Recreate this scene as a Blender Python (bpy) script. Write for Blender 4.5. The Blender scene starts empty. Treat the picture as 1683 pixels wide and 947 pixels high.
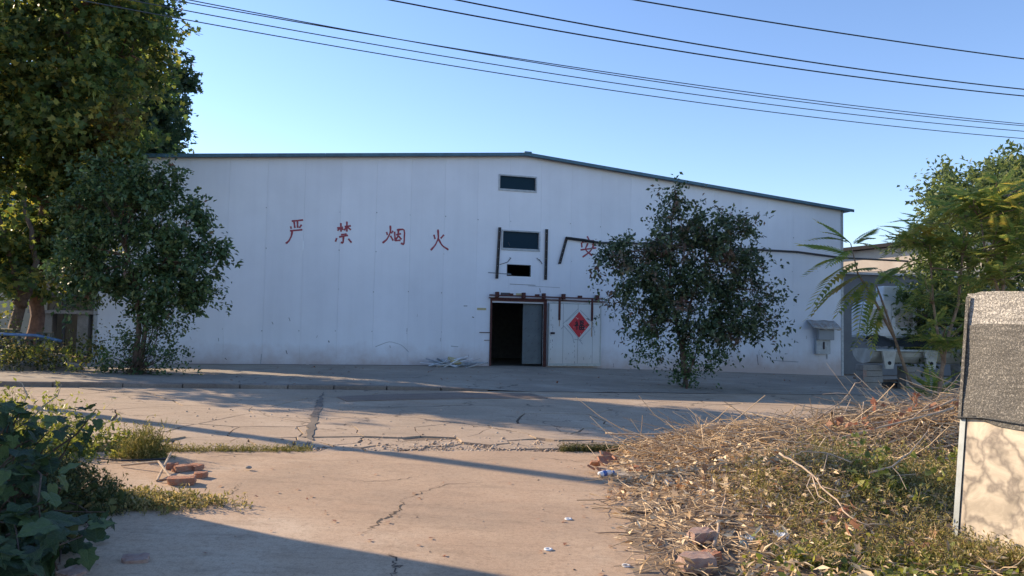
import bpy, math, random
import numpy as np
from mathutils import Vector, Matrix
rnd = random.Random(7); rng = np.random.default_rng(7)
sc = bpy.context.scene
C = sc.collection
R = math.radians
# ---------------------------------------------------------------- camera, world, sun, exposure
FPX, PW, PH = 1250.0, 1683.0, 947.0
PITCH, ROLL, CAMZ = R(3.0), R(1.1), 1.6
FWD = np.array([0, math.cos(PITCH), math.sin(PITCH)])
_u0 = np.array([0, -math.sin(PITCH), math.cos(PITCH)]); _r0 = np.array([1., 0, 0])
RIGHT = _r0*math.cos(ROLL)+_u0*math.sin(ROLL); UP = _u0*math.cos(ROLL)-_r0*math.sin(ROLL)
CAM = np.array([0, 0, CAMZ])
cd = bpy.data.cameras.new('camera'); cam = bpy.data.objects.new('camera', cd); C.objects.link(cam)
cd.sensor_width = 36; cd.lens = FPX/PW*36; cd.clip_start = 0.05; cd.clip_end = 3000
cam.matrix_world = Matrix(((RIGHT[0], UP[0], -FWD[0], 0), (RIGHT[1], UP[1], -FWD[1], 0), (RIGHT[2], UP[2], -FWD[2], CAMZ), (0, 0, 0, 1)))
sc.camera = cam
SUN_EL = R(23.5); SAZ = np.array([-.889, .458])
world = bpy.data.worlds.new('World'); sc.world = world; world.use_nodes = True
wn = world.node_tree; sky = wn.nodes.new('ShaderNodeTexSky'); sky.sky_type = 'NISHITA'
sky.sun_disc = False; sky.sun_elevation = SUN_EL; sky.sun_rotation = -math.atan2(.889, .458)
sky.air_density = 1.0; sky.dust_density = 0.1; sky.ozone_density = 1.8
hsv = wn.nodes.new('ShaderNodeHueSaturation'); hsv.inputs['Saturation'].default_value = 1.06
mxs = wn.nodes.new('ShaderNodeMix'); mxs.data_type = 'RGBA'; mxs.blend_type = 'MULTIPLY'; mxs.inputs[0].default_value = 1; mxs.inputs[7].default_value = (.95, .935, 1.05, 1)
wn.links.new(sky.outputs[0], hsv.inputs['Color']); wn.links.new(hsv.outputs[0], mxs.inputs[6]); wn.links.new(mxs.outputs[2], wn.nodes['Background'].inputs[0]); wn.nodes['Background'].inputs[1].default_value = 0.135
sl = bpy.data.lights.new('sun', 'SUN'); so = bpy.data.objects.new('sun', sl); C.objects.link(so)
sl.energy = 4.9; sl.angle = R(0.53); sl.color = (1.0, 0.79, 0.55)
SV = Vector((SAZ[0]*math.cos(SUN_EL), SAZ[1]*math.cos(SUN_EL), math.sin(SUN_EL)))
so.rotation_euler = SV.to_track_quat('Z', 'Y').to_euler(); so.location = (0, 0, 40)
sc.view_settings.view_transform = 'Standard'; sc.view_settings.look = 'None'
sc.view_settings.exposure = 0.88; sc.view_settings.gamma = 1

# ---------------------------------------------------------------- helpers
def ray(x, y): return FWD*FPX+RIGHT*(x-PW/2)+UP*(PH/2-y)
def at(x, y, Y):
    d = ray(x, y); return CAM+d*(Y/d[1])
def gnd(x, y, h=0.0):
    d = ray(x, y); t = (h-CAMZ)/(d[2]+.019*d[0]); return CAM+d*t
TH = R(16); P0 = np.array([0.3, 30.6, 0]); WD = np.array([math.cos(TH), math.sin(TH), 0]); WN = np.array([math.sin(TH), -math.cos(TH), 0])
def onwall(x, y, off=0.0):
    r = ray(x, y); t = ((P0+WN*off-CAM)@WN)/(r@WN); p = CAM+r*t; return float((p-P0)@WD), float(p[2])
def G(x, y): return -.019*x
def wbase(s): return float(np.interp(s, [-60, -12.45, -6, 0, 3.5, 10.25, 15.6, 60], [.2, .09, .09, .07, .01, -.15, -.3, -.8]))

def sets(o, label=None, cat=None, group=None, kind=None):
    if label: o['label'] = label
    if cat: o['category'] = cat
    if group: o['group'] = group
    if kind: o['kind'] = kind
    return o
def empty(name, loc=(0, 0, 0), rz=0, label=None, cat=None, group=None):
    o = bpy.data.objects.new(name, None); C.objects.link(o); o.location = loc; o.rotation_euler = (0, 0, rz)
    o.empty_display_size = .2
    return sets(o, label, cat, group)
def link(name, me, parent=None, loc=None, rot=None, scale=None):
    o = bpy.data.objects.new(name, me); C.objects.link(o)
    if parent: o.parent = parent
    if loc is not None: o.location = loc
    if rot is not None: o.rotation_euler = rot
    if scale is not None: o.scale = scale
    return o
def npmesh(name, V, F, mat, parent=None, smooth=False):
    """V (N,3), F list of int arrays (M,k) -> object"""
    me = bpy.data.meshes.new(name); V = np.asarray(V, dtype=np.float32)
    if not isinstance(F, (list, tuple)): F = [F]
    F = [np.asarray(f) for f in F if len(f)]
    me.vertices.add(len(V)); me.vertices.foreach_set('co', V.ravel())
    idx = np.concatenate([f.ravel() for f in F]); tot = np.concatenate([np.full(len(f), f.shape[1]) for f in F])
    me.loops.add(len(idx)); me.loops.foreach_set('vertex_index', idx.astype(np.int32))
    me.polygons.add(len(tot)); st = np.concatenate([[0], np.cumsum(tot)[:-1]])
    me.polygons.foreach_set('loop_start', st.astype(np.int32))
    if smooth: me.polygons.foreach_set('use_smooth', np.ones(len(tot), dtype=bool))
    me.update(calc_edges=True); me.materials.append(mat)
    return link(name, me, parent)
class MB:
    def __init__(s): s.v = []; s.f = []
    def add(s, vs, fs):
        n = len(s.v); s.v += [tuple(float(c) for c in v) for v in vs]; s.f += [tuple(i+n for i in f) for f in fs]; return s
    def box(s, x0, x1, y0, y1, z0, z1):
        return s.add([(x0, y0, z0), (x1, y0, z0), (x1, y1, z0), (x0, y1, z0), (x0, y0, z1), (x1, y0, z1), (x1, y1, z1), (x0, y1, z1)],
                     [(0, 3, 2, 1), (4, 5, 6, 7), (0, 1, 5, 4), (1, 2, 6, 5), (2, 3, 7, 6), (3, 0, 4, 7)])
    def hexa(s, p):  # 8 pts bottom 4 ccw, top 4
        return s.add(p, [(0, 3, 2, 1), (4, 5, 6, 7), (0, 1, 5, 4), (1, 2, 6, 5), (2, 3, 7, 6), (3, 0, 4, 7)])
    def prism(s, poly, z0, z1, axis='z', tf=None):
        n = len(poly); f0 = tf or (lambda p, z: (p[0], p[1], z))
        s.add([f0(p, z0) for p in poly]+[f0(p, z1) for p in poly], [tuple(range(n-1, -1, -1)), tuple(range(n, 2*n))]+[(i, (i+1) % n, n+(i+1) % n, n+i) for i in range(n)])
        return s
    def tube(s, pts, rad, n=8):
        pts = [Vector(p) for p in pts]
        if not hasattr(rad, '__len__'): rad = [rad]*len(pts)
        ref = Vector((0, 0, 1)); vs = []
        for i, p in enumerate(pts):
            t = (pts[min(i+1, len(pts)-1)]-pts[max(i-1, 0)]).normalized()
            if abs(t.dot(ref)) > .95: ref = Vector((1, 0, 0))
            a = t.cross(ref).normalized(); b = t.cross(a)
            vs += [p+(a*math.cos(2*math.pi*k/n)+b*math.sin(2*math.pi*k/n))*rad[i] for k in range(n)]
        fs = [(i*n+k, i*n+(k+1) % n, (i+1)*n+(k+1) % n, (i+1)*n+k) for i in range(len(pts)-1) for k in range(n)]
        fs += [tuple(range(n-1, -1, -1)), tuple((len(pts)-1)*n+k for k in range(n))]
        return s.add(vs, fs)
    def mesh(s, name, mat, smooth=False):
        me = bpy.data.meshes.new(name); me.from_pydata(s.v, [], s.f); me.materials.append(mat)
        if smooth: me.polygons.foreach_set('use_smooth', [True]*len(me.polygons))
        return me
    def build(s, name, mat, parent=None, smooth=False, bevel=0, **k):
        o = link(name, s.mesh(name, mat, smooth), parent, **k)
        if bevel:
            m = o.modifiers.new('bevel', 'BEVEL'); m.width = bevel; m.segments = 2; m.limit_method = 'ANGLE'
        return o
# value noise
_pt = rng.random((256, 256))
def vnoise(x, y):
    x = np.asarray(x, float); y = np.asarray(y, float)
    xi = np.floor(x).astype(int); yi = np.floor(y).astype(int); fx = x-xi; fy = y-yi
    fx = fx*fx*(3-2*fx); fy = fy*fy*(3-2*fy)
    a = _pt[xi % 256, yi % 256]; b = _pt[(xi+1) % 256, yi % 256]; c = _pt[xi % 256, (yi+1) % 256]; d = _pt[(xi+1) % 256, (yi+1) % 256]
    return (a*(1-fx)+b*fx)*(1-fy)+(c*(1-fx)+d*fx)*fy
def fbm(x, y, o=3): return sum(vnoise(np.asarray(x)*2**i+17*i, np.asarray(y)*2**i+5*i)/2**i for i in range(o))/(2-2**(1-o))
def rot_from(dirs, ups):
    """(N,3) axis x=dir, z~up -> (N,3,3) matrices (columns)"""
    d = dirs/np.linalg.norm(dirs, axis=1, keepdims=True)
    y = np.cross(ups, d); y /= np.linalg.norm(y, axis=1, keepdims=True)+1e-9
    z = np.cross(d, y)
    return np.stack([d, y, z], axis=2)
def inst(T, F, pos, Rm, sc_):
    """place template T (M,3) faces F (K,k) at pos (N,3) with Rm (N,3,3), scale (N,) or (N,3)"""
    sc_ = np.asarray(sc_, float)
    if sc_.ndim == 1: sc_ = np.repeat(sc_[:, None], 3, 1)
    V = np.einsum('nij,nmj->nmi', Rm, T[None]*sc_[:, None, :])+pos[:, None, :]
    N, M = V.shape[:2]
    FF = (F[None]+(np.arange(N)*M)[:, None, None]).reshape(-1, F.shape[1])
    return V.reshape(-1, 3), FF
def tubes(P, Rd, n=3):
    """P (N,K,3), Rd (N,K) -> verts, quads"""
    N, K = P.shape[:2]; T = np.gradient(P, axis=1); T /= np.linalg.norm(T, axis=2, keepdims=True)+1e-9
    ref = np.where(np.abs(T[..., 2:3]) > .9, np.array([1., 0, 0]), np.array([0, 0, 1.]))
    A = np.cross(T, ref); A /= np.linalg.norm(A, axis=2, keepdims=True)+1e-9; B = np.cross(T, A)
    ang = np.arange(n)*2*np.pi/n
    V = P[:, :, None]+(A[:, :, None]*np.cos(ang)[None, None, :, None]+B[:, :, None]*np.sin(ang)[None, None, :, None])*Rd[:, :, None, None]
    i = np.arange(N)[:, None, None]*K*n; k = np.arange(K-1)[None, :, None]*n; a = np.arange(n)[None, None]; b = (a+1) % n
    Q = np.stack([i+k+a, i+k+b, i+k+n+b, i+k+n+a], axis=-1).reshape(-1, 4)
    return V.reshape(-1, 3), Q
LEAF_T = np.array([[0, 0, 0], [.42, -.5, .1], [1, 0, -.06], [.42, .5, .1]]); LEAF_F = np.array([[0, 1, 2], [0, 2, 3]])
STAR_T = np.array([[0, 0, 0], [.12, -.5, .05], [.38, -.24, .02], [.72, -.42, .0], [.7, -.13, .03], [1, 0, -.08], [.7, .13, .03], [.72, .42, .0], [.38, .24, .02], [.12, .5, .05]])
STAR_F = np.array([[0, 1, 2], [0, 2, 4], [2, 3, 4], [0, 4, 5], [0, 5, 6], [0, 6, 8], [6, 7, 8], [0, 8, 9]])

# ---------------------------------------------------------------- materials
def N(nt, t, **k):
    n = nt.nodes.new(t)
    for a, b in k.items(): setattr(n, a, b)
    return n
def newmat(name, col, rough=.7, metal=0, spec=.4):
    m = bpy.data.materials.new(name); m.use_nodes = True; b = m.node_tree.nodes['Principled BSDF']
    b.inputs['Base Color'].default_value = (*col, 1); b.inputs['Roughness'].default_value = rough
    b.inputs['Metallic'].default_value = metal; b.inputs['Specular IOR Level'].default_value = spec
    return m, m.node_tree, b
def ramp(nt, stops, interp='LINEAR'):
    r = N(nt, 'ShaderNodeValToRGB'); r.color_ramp.interpolation = interp; e = r.color_ramp.elements
    while len(e) < len(stops): e.new(.5)
    for el, (p, c) in zip(e, stops): el.position = p; el.color = (*c, 1) if len(c) == 3 else c
    return r
def noise(nt, scale, detail=5, rough=.55, vec=None, dist=0, dims='3D'):
    n = N(nt, 'ShaderNodeTexNoise'); n.noise_dimensions = dims; n.inputs['Scale'].default_value = scale; n.inputs['Detail'].default_value = detail
    n.inputs['Roughness'].default_value = rough; n.inputs['Distortion'].default_value = dist
    if vec is not None: nt.links.new(vec, n.inputs['Vector'])
    return n
def mixc(nt, fac, a, b, mode='MIX'):
    m = N(nt, 'ShaderNodeMix', data_type='RGBA', blend_type=mode); L = nt.links.new
    for s, v in ((m.inputs[0], fac), (m.inputs[6], a), (m.inputs[7], b)):
        if hasattr(v, 'links') or hasattr(v, 'is_linked'): L(v, s)
        elif isinstance(v, (int, float)): s.default_value = v
        else: s.default_value = (*v, 1)
    return m.outputs[2]
def mth(nt, op, a, b=0.5, c=None):
    m = N(nt, 'ShaderNodeMath', operation=op)
    for i, v in enumerate((a, b, c)):
        if v is None: continue
        if hasattr(v, 'is_linked'): nt.links.new(v, m.inputs[i])
        else: m.inputs[i].default_value = v
    return m.outputs[0]
def bump(nt, b, h, strength=.3, dist=.02):
    n = N(nt, 'ShaderNodeBump'); n.inputs['Strength'].default_value = strength; n.inputs['Distance'].default_value = dist
    nt.links.new(h, n.inputs['Height']); nt.links.new(n.outputs[0], b.inputs['Normal']); return n
def coords(nt): return N(nt, 'ShaderNodeTexCoord').outputs['Object']
def worldpos(nt): return N(nt, 'ShaderNodeNewGeometry').outputs['Position']
def simple(name, col, rough=.7, metal=0, var=.25, scale=6, col2=None, bs=.15, dist=.01, spec=.4):
    m, nt, b = newmat(name, col, rough, metal, spec); L = nt.links.new
    n = noise(nt, scale, 6, .65, coords(nt)); c2 = col2 or tuple(c*(1-var*1.6) for c in col)
    r = ramp(nt, [(.3, c2), (.62, col)]); L(n.outputs[0], r.inputs[0]); L(r.outputs[0], b.inputs['Base Color'])
    n2 = noise(nt, scale*7, 4, .6, coords(nt)); bump(nt, b, n2.outputs[0], bs, dist)
    return m
def concrete(name, base, dark, light, warm, cracks=0.0, seed=0, gravel=.3, stain=.5):
    m, nt, b = newmat(name, base, .93, 0, .2); L = nt.links.new; P = worldpos(nt)
    mp = N(nt, 'ShaderNodeMapping'); mp.inputs['Location'].default_value = (seed*7.3, seed*3.1, 0); L(P, mp.inputs[0]); P = mp.outputs[0]
    n1 = noise(nt, .35, 6, .6, P, 1.2); r1 = ramp(nt, [(.32, dark), (.5, base), (.7, light)]); L(n1.outputs[0], r1.inputs[0])
    n2 = noise(nt, 1.3, 8, .7, P, .6); r2 = ramp(nt, [(.35, (0, 0, 0)), (.75, (1, 1, 1))]); L(n2.outputs[0], r2.inputs[0])
    c = mixc(nt, r2.outputs[0], r1.outputs[0], warm)
    mp2 = N(nt, 'ShaderNodeMapping'); mp2.inputs['Scale'].default_value = (.6, 2.2, 1); mp2.inputs['Rotation'].default_value = (0, 0, .3); L(P, mp2.inputs[0])
    n3 = noise(nt, 2.2, 9, .75, mp2.outputs[0], .4); r3 = ramp(nt, [(.5, (0, 0, 0)), (.72, (1, 1, 1))]); L(n3.outputs[0], r3.inputs[0])
    c = mixc(nt, mth(nt, 'MULTIPLY', r3.outputs[0], stain), c, tuple(x*.55 for x in dark))
    n4 = noise(nt, 90, 4, .7, P); r4 = ramp(nt, [(.42, (.55, .55, .55)), (.55, (1, 1, 1))]); L(n4.outputs[0], r4.inputs[0])
    c = mixc(nt, gravel, c, r4.outputs[0], 'MULTIPLY')
    # scuffs
    n5 = noise(nt, 5, 6, .8, mp2.outputs[0], 2.0); r5 = ramp(nt, [(.62, (0, 0, 0)), (.68, (1, 1, 1))]); L(n5.outputs[0], r5.inputs[0])
    c = mixc(nt, mth(nt, 'MULTIPLY', r5.outputs[0], .35), c, light)
    n6 = noise(nt, 22, 6, .75, P); r6 = ramp(nt, [(.36, (.72, .70, .68)), (.5, (1, 1, 1)), (.7, (1.06, 1.05, 1.04))]); L(n6.outputs[0], r6.inputs[0]); c = mixc(nt, .7, c, r6.outputs[0], 'MULTIPLY')
    h = mth(nt, 'ADD', mth(nt, 'MULTIPLY', n2.outputs[0], .6), mth(nt, 'MULTIPLY', n4.outputs[0], .25))
    if cracks:
        nd = noise(nt, 1.5, 4, .6, P); va = N(nt, 'ShaderNodeVectorMath', operation='MULTIPLY_ADD'); L(nd.outputs['Color'], va.inputs[0]); va.inputs[1].default_value = (.9, .9, 0); L(P, va.inputs[2])
        v = N(nt, 'ShaderNodeTexVoronoi', feature='DISTANCE_TO_EDGE'); v.inputs['Scale'].default_value = .45; L(va.outputs[0], v.inputs['Vector'])
        nm = noise(nt, .5, 3, .5, P); gate = mth(nt, 'GREATER_THAN', nm.outputs[0], .5)
        cr = mth(nt, 'MULTIPLY', mth(nt, 'LESS_THAN', v.outputs['Distance'], .006), gate)
        c = mixc(nt, mth(nt, 'MULTIPLY', cr, cracks), c, (.03, .026, .022)); h = mth(nt, 'SUBTRACT', h, mth(nt, 'MULTIPLY', cr, .6))
    L(c, b.inputs['Base Color']); bump(nt, b, h, .35, .03)
    return m
def foliage(name, stops, trans=.35, rough=.5, noise_amt=.0, alt=None, gate=(.5, .62), nscale=.8):
    m = bpy.data.materials.new(name); m.use_nodes = True; nt = m.node_tree; b = nt.nodes['Principled BSDF']; L = nt.links.new
    g = N(nt, 'ShaderNodeNewGeometry'); r = ramp(nt, stops); L(g.outputs['Random Per Island'], r.inputs[0]); c = r.outputs[0]
    if alt:
        n = noise(nt, nscale, 3, .5, g.outputs['Position']); r2 = ramp(nt, [(gate[0], (0, 0, 0)), (gate[1], (1, 1, 1))]); L(n.outputs[0], r2.inputs[0])
        r3 = ramp(nt, alt); L(g.outputs['Random Per Island'], r3.inputs[0]); c = mixc(nt, r2.outputs[0], c, r3.outputs[0])
    L(c, b.inputs['Base Color']); b.inputs['Roughness'].default_value = rough; b.inputs['Specular IOR Level'].default_value = .35
    t = N(nt, 'ShaderNodeBsdfTranslucent'); hs = N(nt, 'ShaderNodeHueSaturation'); hs.inputs['Value'].default_value = 1.5; hs.inputs['Saturation'].default_value = 1.15; hs.inputs['Hue'].default_value = .485
    L(c, hs.inputs['Color']); L(hs.outputs[0], t.inputs['Color'])
    mx = N(nt, 'ShaderNodeMixShader'); mx.inputs[0].default_value = trans; L(b.outputs[0], mx.inputs[1]); L(t.outputs[0], mx.inputs[2])
    L(mx.outputs[0], nt.nodes['Material Output'].inputs[0])
    return m
M = {}
M['soil'] = concrete('soil', (.24, .18, .13), (.15, .115, .085), (.34, .27, .20), (.20, .15, .105), 0, 3, .6)
M['slab'] = concrete('slab', (.50, .37, .255), (.37, .28, .20), (.62, .50, .375), (.46, .325, .22), 0, 1, .4, .45)
M['road'] = concrete('road', (.47, .37, .275), (.37, .30, .225), (.57, .47, .36), (.42, .32, .23), .55, 2, .4, .5)
M['apron'] = concrete('apron', (.37, .32, .26), (.28, .245, .205), (.46, .41, .335), (.33, .28, .22), .5, 4, .3, .5)
M['kerb'] = concrete('kerb', (.28, .24, .20), (.18, .15, .13), (.38, .33, .28), (.22, .18, .15), 0, 5, .5)
M['patch'] = concrete('patch', (.26, .205, .165), (.2, .16, .13), (.3, .24, .2), (.24, .17, .13), 0, 6, .3)
M['tar'] = concrete('tar', (.26, .22, .185), (.16, .14, .12), (.34, .29, .24), (.2, .17, .14), 0, 7, .5)
M['crack'] = simple('crack', (.10, .078, .06), .95, 0)
M['stone'] = concrete('stone', (.36, .32, .28), (.25, .22, .19), (.5, .46, .4), (.3, .25, .2), 0, 8, .5)
M['block'] = concrete('block', (.30, .29, .27), (.2, .19, .18), (.38, .37, .35), (.27, .25, .22), 0, 9, .4)
M['block_shaded'] = simple('block_shaded', (.13, .13, .10), .95, 0, .4, 5, (.06, .07, .045), .4, .02)  # shade beneath the trees put into the block colour
M['brick'] = simple('brick', (.44, .18, .10), .95, 0, .3, 22, (.42, .29, .21), .8, .02)
M['brick_grey'] = simple('brick_grey', (.34, .25, .21), .9, 0, .3, 18, (.26, .15, .12), .5, .01)
M['bark'] = simple('bark', (.16, .115, .085), .95, 0, .4, 9, (.07, .05, .038), .8, .03)
M['bark_red'] = simple('bark_red', (.23, .13, .09), .95, 0, .4, 6, (.10, .06, .045), .8, .03)
M['bark_pale'] = simple('bark_pale', (.30, .22, .155), .95, 0, .4, 9, (.16, .11, .08), .6, .02)
M['twig'] = foliage('twig', [(0, (.34, .24, .145)), (.4, (.54, .40, .25)), (.75, (.68, .53, .35)), (1, (.22, .15, .09))], .0, .85)
M['branch'] = simple('branch', (.50, .395, .29), .85, 0, .3, 20, (.30, .22, .155), .5, .01)
M['branch_dark'] = simple('branch_dark', (.22, .165, .12), .9, 0, .3, 20, (.13, .09, .065), .5, .01)
M['rust'] = simple('rust', (.115, .042, .035), .85, 0, .3, 12, (.055, .022, .02), .4, .01)
M['iron_blue'] = simple('iron_blue', (.05, .065, .075), .7, .2, .3, 8, (.09, .06, .05), .3, .005)
M['alu'] = simple('alu', (.42, .46, .47), .45, .3, .2, 5, None, .05, .003)
M['alu_frame'] = simple('alu_frame', (.40, .44, .47), .5, .2, .2, 9, None, .1, .003)
M['trim'] = simple('trim', (.07, .16, .22), .55, .1, .3, 3, (.045, .10, .14), .1, .005)
M['roof'] = simple('roof', (.10, .20, .28), .6, .2, .2, 2)
M['dark'] = simple('dark', (.03, .03, .032), .9)
M['inside'] = simple('inside', (.16, .17, .18), .9)
M['black_cable'] = simple('black_cable', (.015, .018, .022), .6)
M['grey_cable'] = simple('grey_cable', (.05, .07, .09), .6)
M['cream'] = simple('cream', (.50, .46, .36), .9, 0, .2, 1.2, (.40, .37, .29), .2, .01)
M['brown_panel'] = simple('brown_panel', (.26, .22, .16), .9, 0, .3, 1.4, (.16, .13, .095), .2, .01)
M['frp'] = simple('frp', (.50, .50, .45), .6, 0, .25, 3, (.32, .31, .27), .2, .01)
M['whitebox'] = simple('whitebox', (.76, .78, .78), .55, 0, .1, 2, (.52, .55, .56), .08, .005)
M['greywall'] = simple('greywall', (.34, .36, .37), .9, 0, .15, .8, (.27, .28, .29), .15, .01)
M['sunlit_peach'] = simple('sunlit_peach', (.62, .55, .46), .9, 0, .15, 1, (.5, .43, .35), .15, .01)
M['pane_pink'] = simple('pane_pink', (.50, .46, .44), .35, 0, .2, 3)
M['tarp'] = simple('tarp', (.03, .035, .04), .5, 0, .3, 5, None, .3, .02)
M['blue_pipe'] = simple('blue_pipe', (.10, .20, .38), .5)
M['white_scrap'] = simple('white_scrap', (.68, .70, .72), .6, 0, .15, 4)
M['plastic_white'] = simple('plastic_white', (.78, .80, .82), .3, 0, .1, 5)
M['plastic_blue'] = simple('plastic_blue', (.08, .16, .45), .4)
M['plastic_cyan'] = simple('plastic_cyan', (.55, .68, .72), .35)
M['sticker'] = simple('sticker', (.55, .47, .26), .6, 0, .2, 30)
M['poster'] = simple('poster', (.62, .035, .05), .55, 0, .2, 9, (.45, .03, .04), .1, .002)
M['ink'] = simple('ink', (.03, .02, .03), .6)
M['fleck'] = simple('fleck', (.75, .55, .55), .7)
M['tape'] = simple('tape', (.30, .34, .38), .7, 0, .3, 30)
M['scuff'] = simple('scuff', (.10, .09, .10), .9)
M['mould'] = simple('mould', (.46, .47, .48), .6)
# painted red lettering, worn
m, nt, b = newmat('red_paint', (.30, .045, .06), .7); n = noise(nt, 9, 6, .7, coords(nt)); r = ramp(nt, [(.3, (.36, .10, .13)), (.6, (.27, .035, .05))]); nt.links.new(n.outputs[0], r.inputs[0]); nt.links.new(r.outputs[0], b.inputs['Base Color']); M['red_paint'] = m
# glass
m, nt, b = newmat('glass', (.008, .03, .05), .3, 0, .06); M['glass'] = m
m, nt, b = newmat('bottle_plastic', (.85, .9, .95), .08); b.inputs['Transmission Weight'].default_value = .7; b.inputs['IOR'].default_value = 1.3; M['bottle_plastic'] = m
# sandwich panel steel
def panelmat(name, base, dirtcol, amt=1.0):
    m, nt, b = newmat(name, base, .5, 0, .35); L = nt.links.new; P = coords(nt)
    oi = N(nt, 'ShaderNodeObjectInfo'); tint = ramp(nt, [(0, tuple(c*.965 for c in base)), (1, tuple(min(1, c*1.015) for c in base))]); L(oi.outputs['Random'], tint.inputs[0])
    c = tint.outputs[0]
    mp = N(nt, 'ShaderNodeMapping'); mp.inputs['Scale'].default_value = (2.2, 2.2, .14); L(P, mp.inputs[0])
    n1 = noise(nt, 1.3, 7, .65, mp.outputs[0], .3); r1 = ramp(nt, [(.42, (1, 1, 1)), (.75, (.955, .955, .96))]); L(n1.outputs[0], r1.inputs[0]); c = mixc(nt, 1.0, c, r1.outputs[0], 'MULTIPLY')
    n2 = noise(nt, .5, 5, .6, P); r2 = ramp(nt, [(.3, (.90, .90, .90)), (.7, (1, 1, 1))]); L(n2.outputs[0], r2.inputs[0]); c = mixc(nt, 1.0, c, r2.outputs[0], 'MULTIPLY')
    sx = N(nt, 'ShaderNodeSeparateXYZ'); L(P, sx.inputs[0])
    n3 = noise(nt, 1.2, 6, .7, P); hz = mth(nt, 'ADD', sx.outputs[2], mth(nt, 'MULTIPLY', n3.outputs[0], -1.3))
    r3 = ramp(nt, [(0, (1, 1, 1)), (.45, (.5, .5, .5)), (1, (0, 0, 0))]); L(mth(nt, 'MULTIPLY_ADD', hz, 1.1, .72), r3.inputs[0])
    c = mixc(nt, mth(nt, 'MULTIPLY', r3.outputs[0], .8*amt), c, dirtcol)
    n4 = noise(nt, 34, 3, .6, P); r4 = ramp(nt, [(.745, (0, 0, 0)), (.76, (1, 1, 1))]); L(n4.outputs[0], r4.inputs[0]); c = mixc(nt, mth(nt, 'MULTIPLY', r4.outputs[0], .5), c, (.2, .17, .15))
    L(c, b.inputs['Base Color']); bump(nt, b, n2.outputs[0], .12, .05); return m
M['panel'] = panelmat('wall_panel_steel', (.75, .79, .85), (.42, .33, .30))
M['door'] = panelmat('door_steel', (.66, .69, .69), (.45, .38, .32), .7)
# inner door with film print
m, nt, b = newmat('film', (.50, .53, .52), .5); L = nt.links.new
mp = N(nt, 'ShaderNodeMapping'); mp.inputs['Rotation'].default_value = (0, R(-45), 0); L(coords(nt), mp.inputs[0])
bk = N(nt, 'ShaderNodeTexBrick'); bk.inputs['Scale'].default_value = 1; M['film'] = m
# shade net
def netmat(name, dark, bright, th):
    m, nt, b = newmat(name, dark, .75, 0, .5); L = nt.links.new; P = coords(nt)
    n = noise(nt, 95, 4, .75, P); r = ramp(nt, [(th, dark), (th+.13, bright)]); L(n.outputs[0], r.inputs[0])  # bright specks put sun glints on the plastic mesh into the colour
    mp = N(nt, 'ShaderNodeMapping'); mp.inputs['Scale'].default_value = (1, 1, 9); L(P, mp.inputs[0]); n2 = noise(nt, 5, 4, .6, mp.outputs[0]); r2 = ramp(nt, [(.35, (.6, .6, .6)), (.65, (1, 1, 1))]); L(n2.outputs[0], r2.inputs[0])
    L(mixc(nt, 1, r.outputs[0], r2.outputs[0], 'MULTIPLY'), b.inputs['Base Color'])
    n3 = noise(nt, 60, 3, .7, P); n4 = noise(nt, 5, 4, .6, P); bump(nt, b, mth(nt, 'ADD', n3.outputs[0], mth(nt, 'MULTIPLY', n4.outputs[0], 2)), .7, .012)
    return m
M['net'] = netmat('shade_net', (.10, .095, .085), (.42, .39, .34), .52)
M['net_thin'] = netmat('shade_net_thin', (.20, .19, .175), (.72, .68, .60), .47)
# stained board
m, nt, b = newmat('stained_board', (.62, .5, .37), .8); L = nt.links.new; P = coords(nt)
nd = noise(nt, 2.5, 4, .6, P); va = N(nt, 'ShaderNodeVectorMath', operation='MULTIPLY_ADD'); L(nd.outputs['Color'], va.inputs[0]); va.inputs[1].default_value = (.5, .5, .5); L(P, va.inputs[2])
v = N(nt, 'ShaderNodeTexVoronoi', feature='DISTANCE_TO_EDGE'); v.inputs['Scale'].default_value = 3.6; L(va.outputs[0], v.inputs['Vector'])
r = ramp(nt, [(0, (.28, .24, .20)), (.05, (.41, .355, .285)), (.12, (.57, .49, .385)), (.4, (.65, .56, .44))]); L(v.outputs['Distance'], r.inputs[0])
n = noise(nt, 3.3, 7, .7, P, 1.5); r2 = ramp(nt, [(.36, (.62, .62, .62)), (.6, (1, 1, 1))]); L(n.outputs[0], r2.inputs[0])
L(mixc(nt, 1, r.outputs[0], r2.outputs[0], 'MULTIPLY'), b.inputs['Base Color']); M['board'] = m
# foliage
M['leaf_privet'] = foliage('leaf_privet', [(0, (0.032, 0.065, 0.029)), (.5, (0.058, 0.109, 0.043)), (.85, (0.102, 0.160, 0.065)), (1, (0.174, 0.217, 0.087))], .25, .4, alt=[(0, (0.145, 0.087, 0.065)), (1, (0.232, 0.145, 0.102))], gate=(.66, .72), nscale=1.6)
M['leaf_privet_brown'] = foliage('leaf_privet_brown', [(0, (0.033, 0.060, 0.033)), (.5, (0.060, 0.098, 0.048)), (.85, (0.098, 0.135, 0.068)), (1, (0.165, 0.195, 0.090))], .22, .4, alt=[(0, (0.135, 0.083, 0.068)), (.5, (0.210, 0.135, 0.105)), (1, (0.090, 0.090, 0.060))], gate=(.53, .66), nscale=1.3)
M['leaf_plane'] = foliage('leaf_plane', [(0, (.04, .075, .03)), (.45, (.09, .14, .045)), (.8, (.17, .20, .06)), (1, (.38, .34, .08))], .55, .5, alt=[(0, (.16, .10, .05)), (.5, (.22, .16, .06)), (1, (.34, .28, .07))], gate=(.58, .74), nscale=.45)  # autumn mix; the bright yellows also put sunlit patches into the leaf colour
M['leaf_plane_dark'] = foliage('leaf_plane_dark', [(0, (0.032, 0.064, 0.040)), (.6, (0.056, 0.096, 0.048)), (1, (0.128, 0.160, 0.064))], .35, .5)
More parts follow.
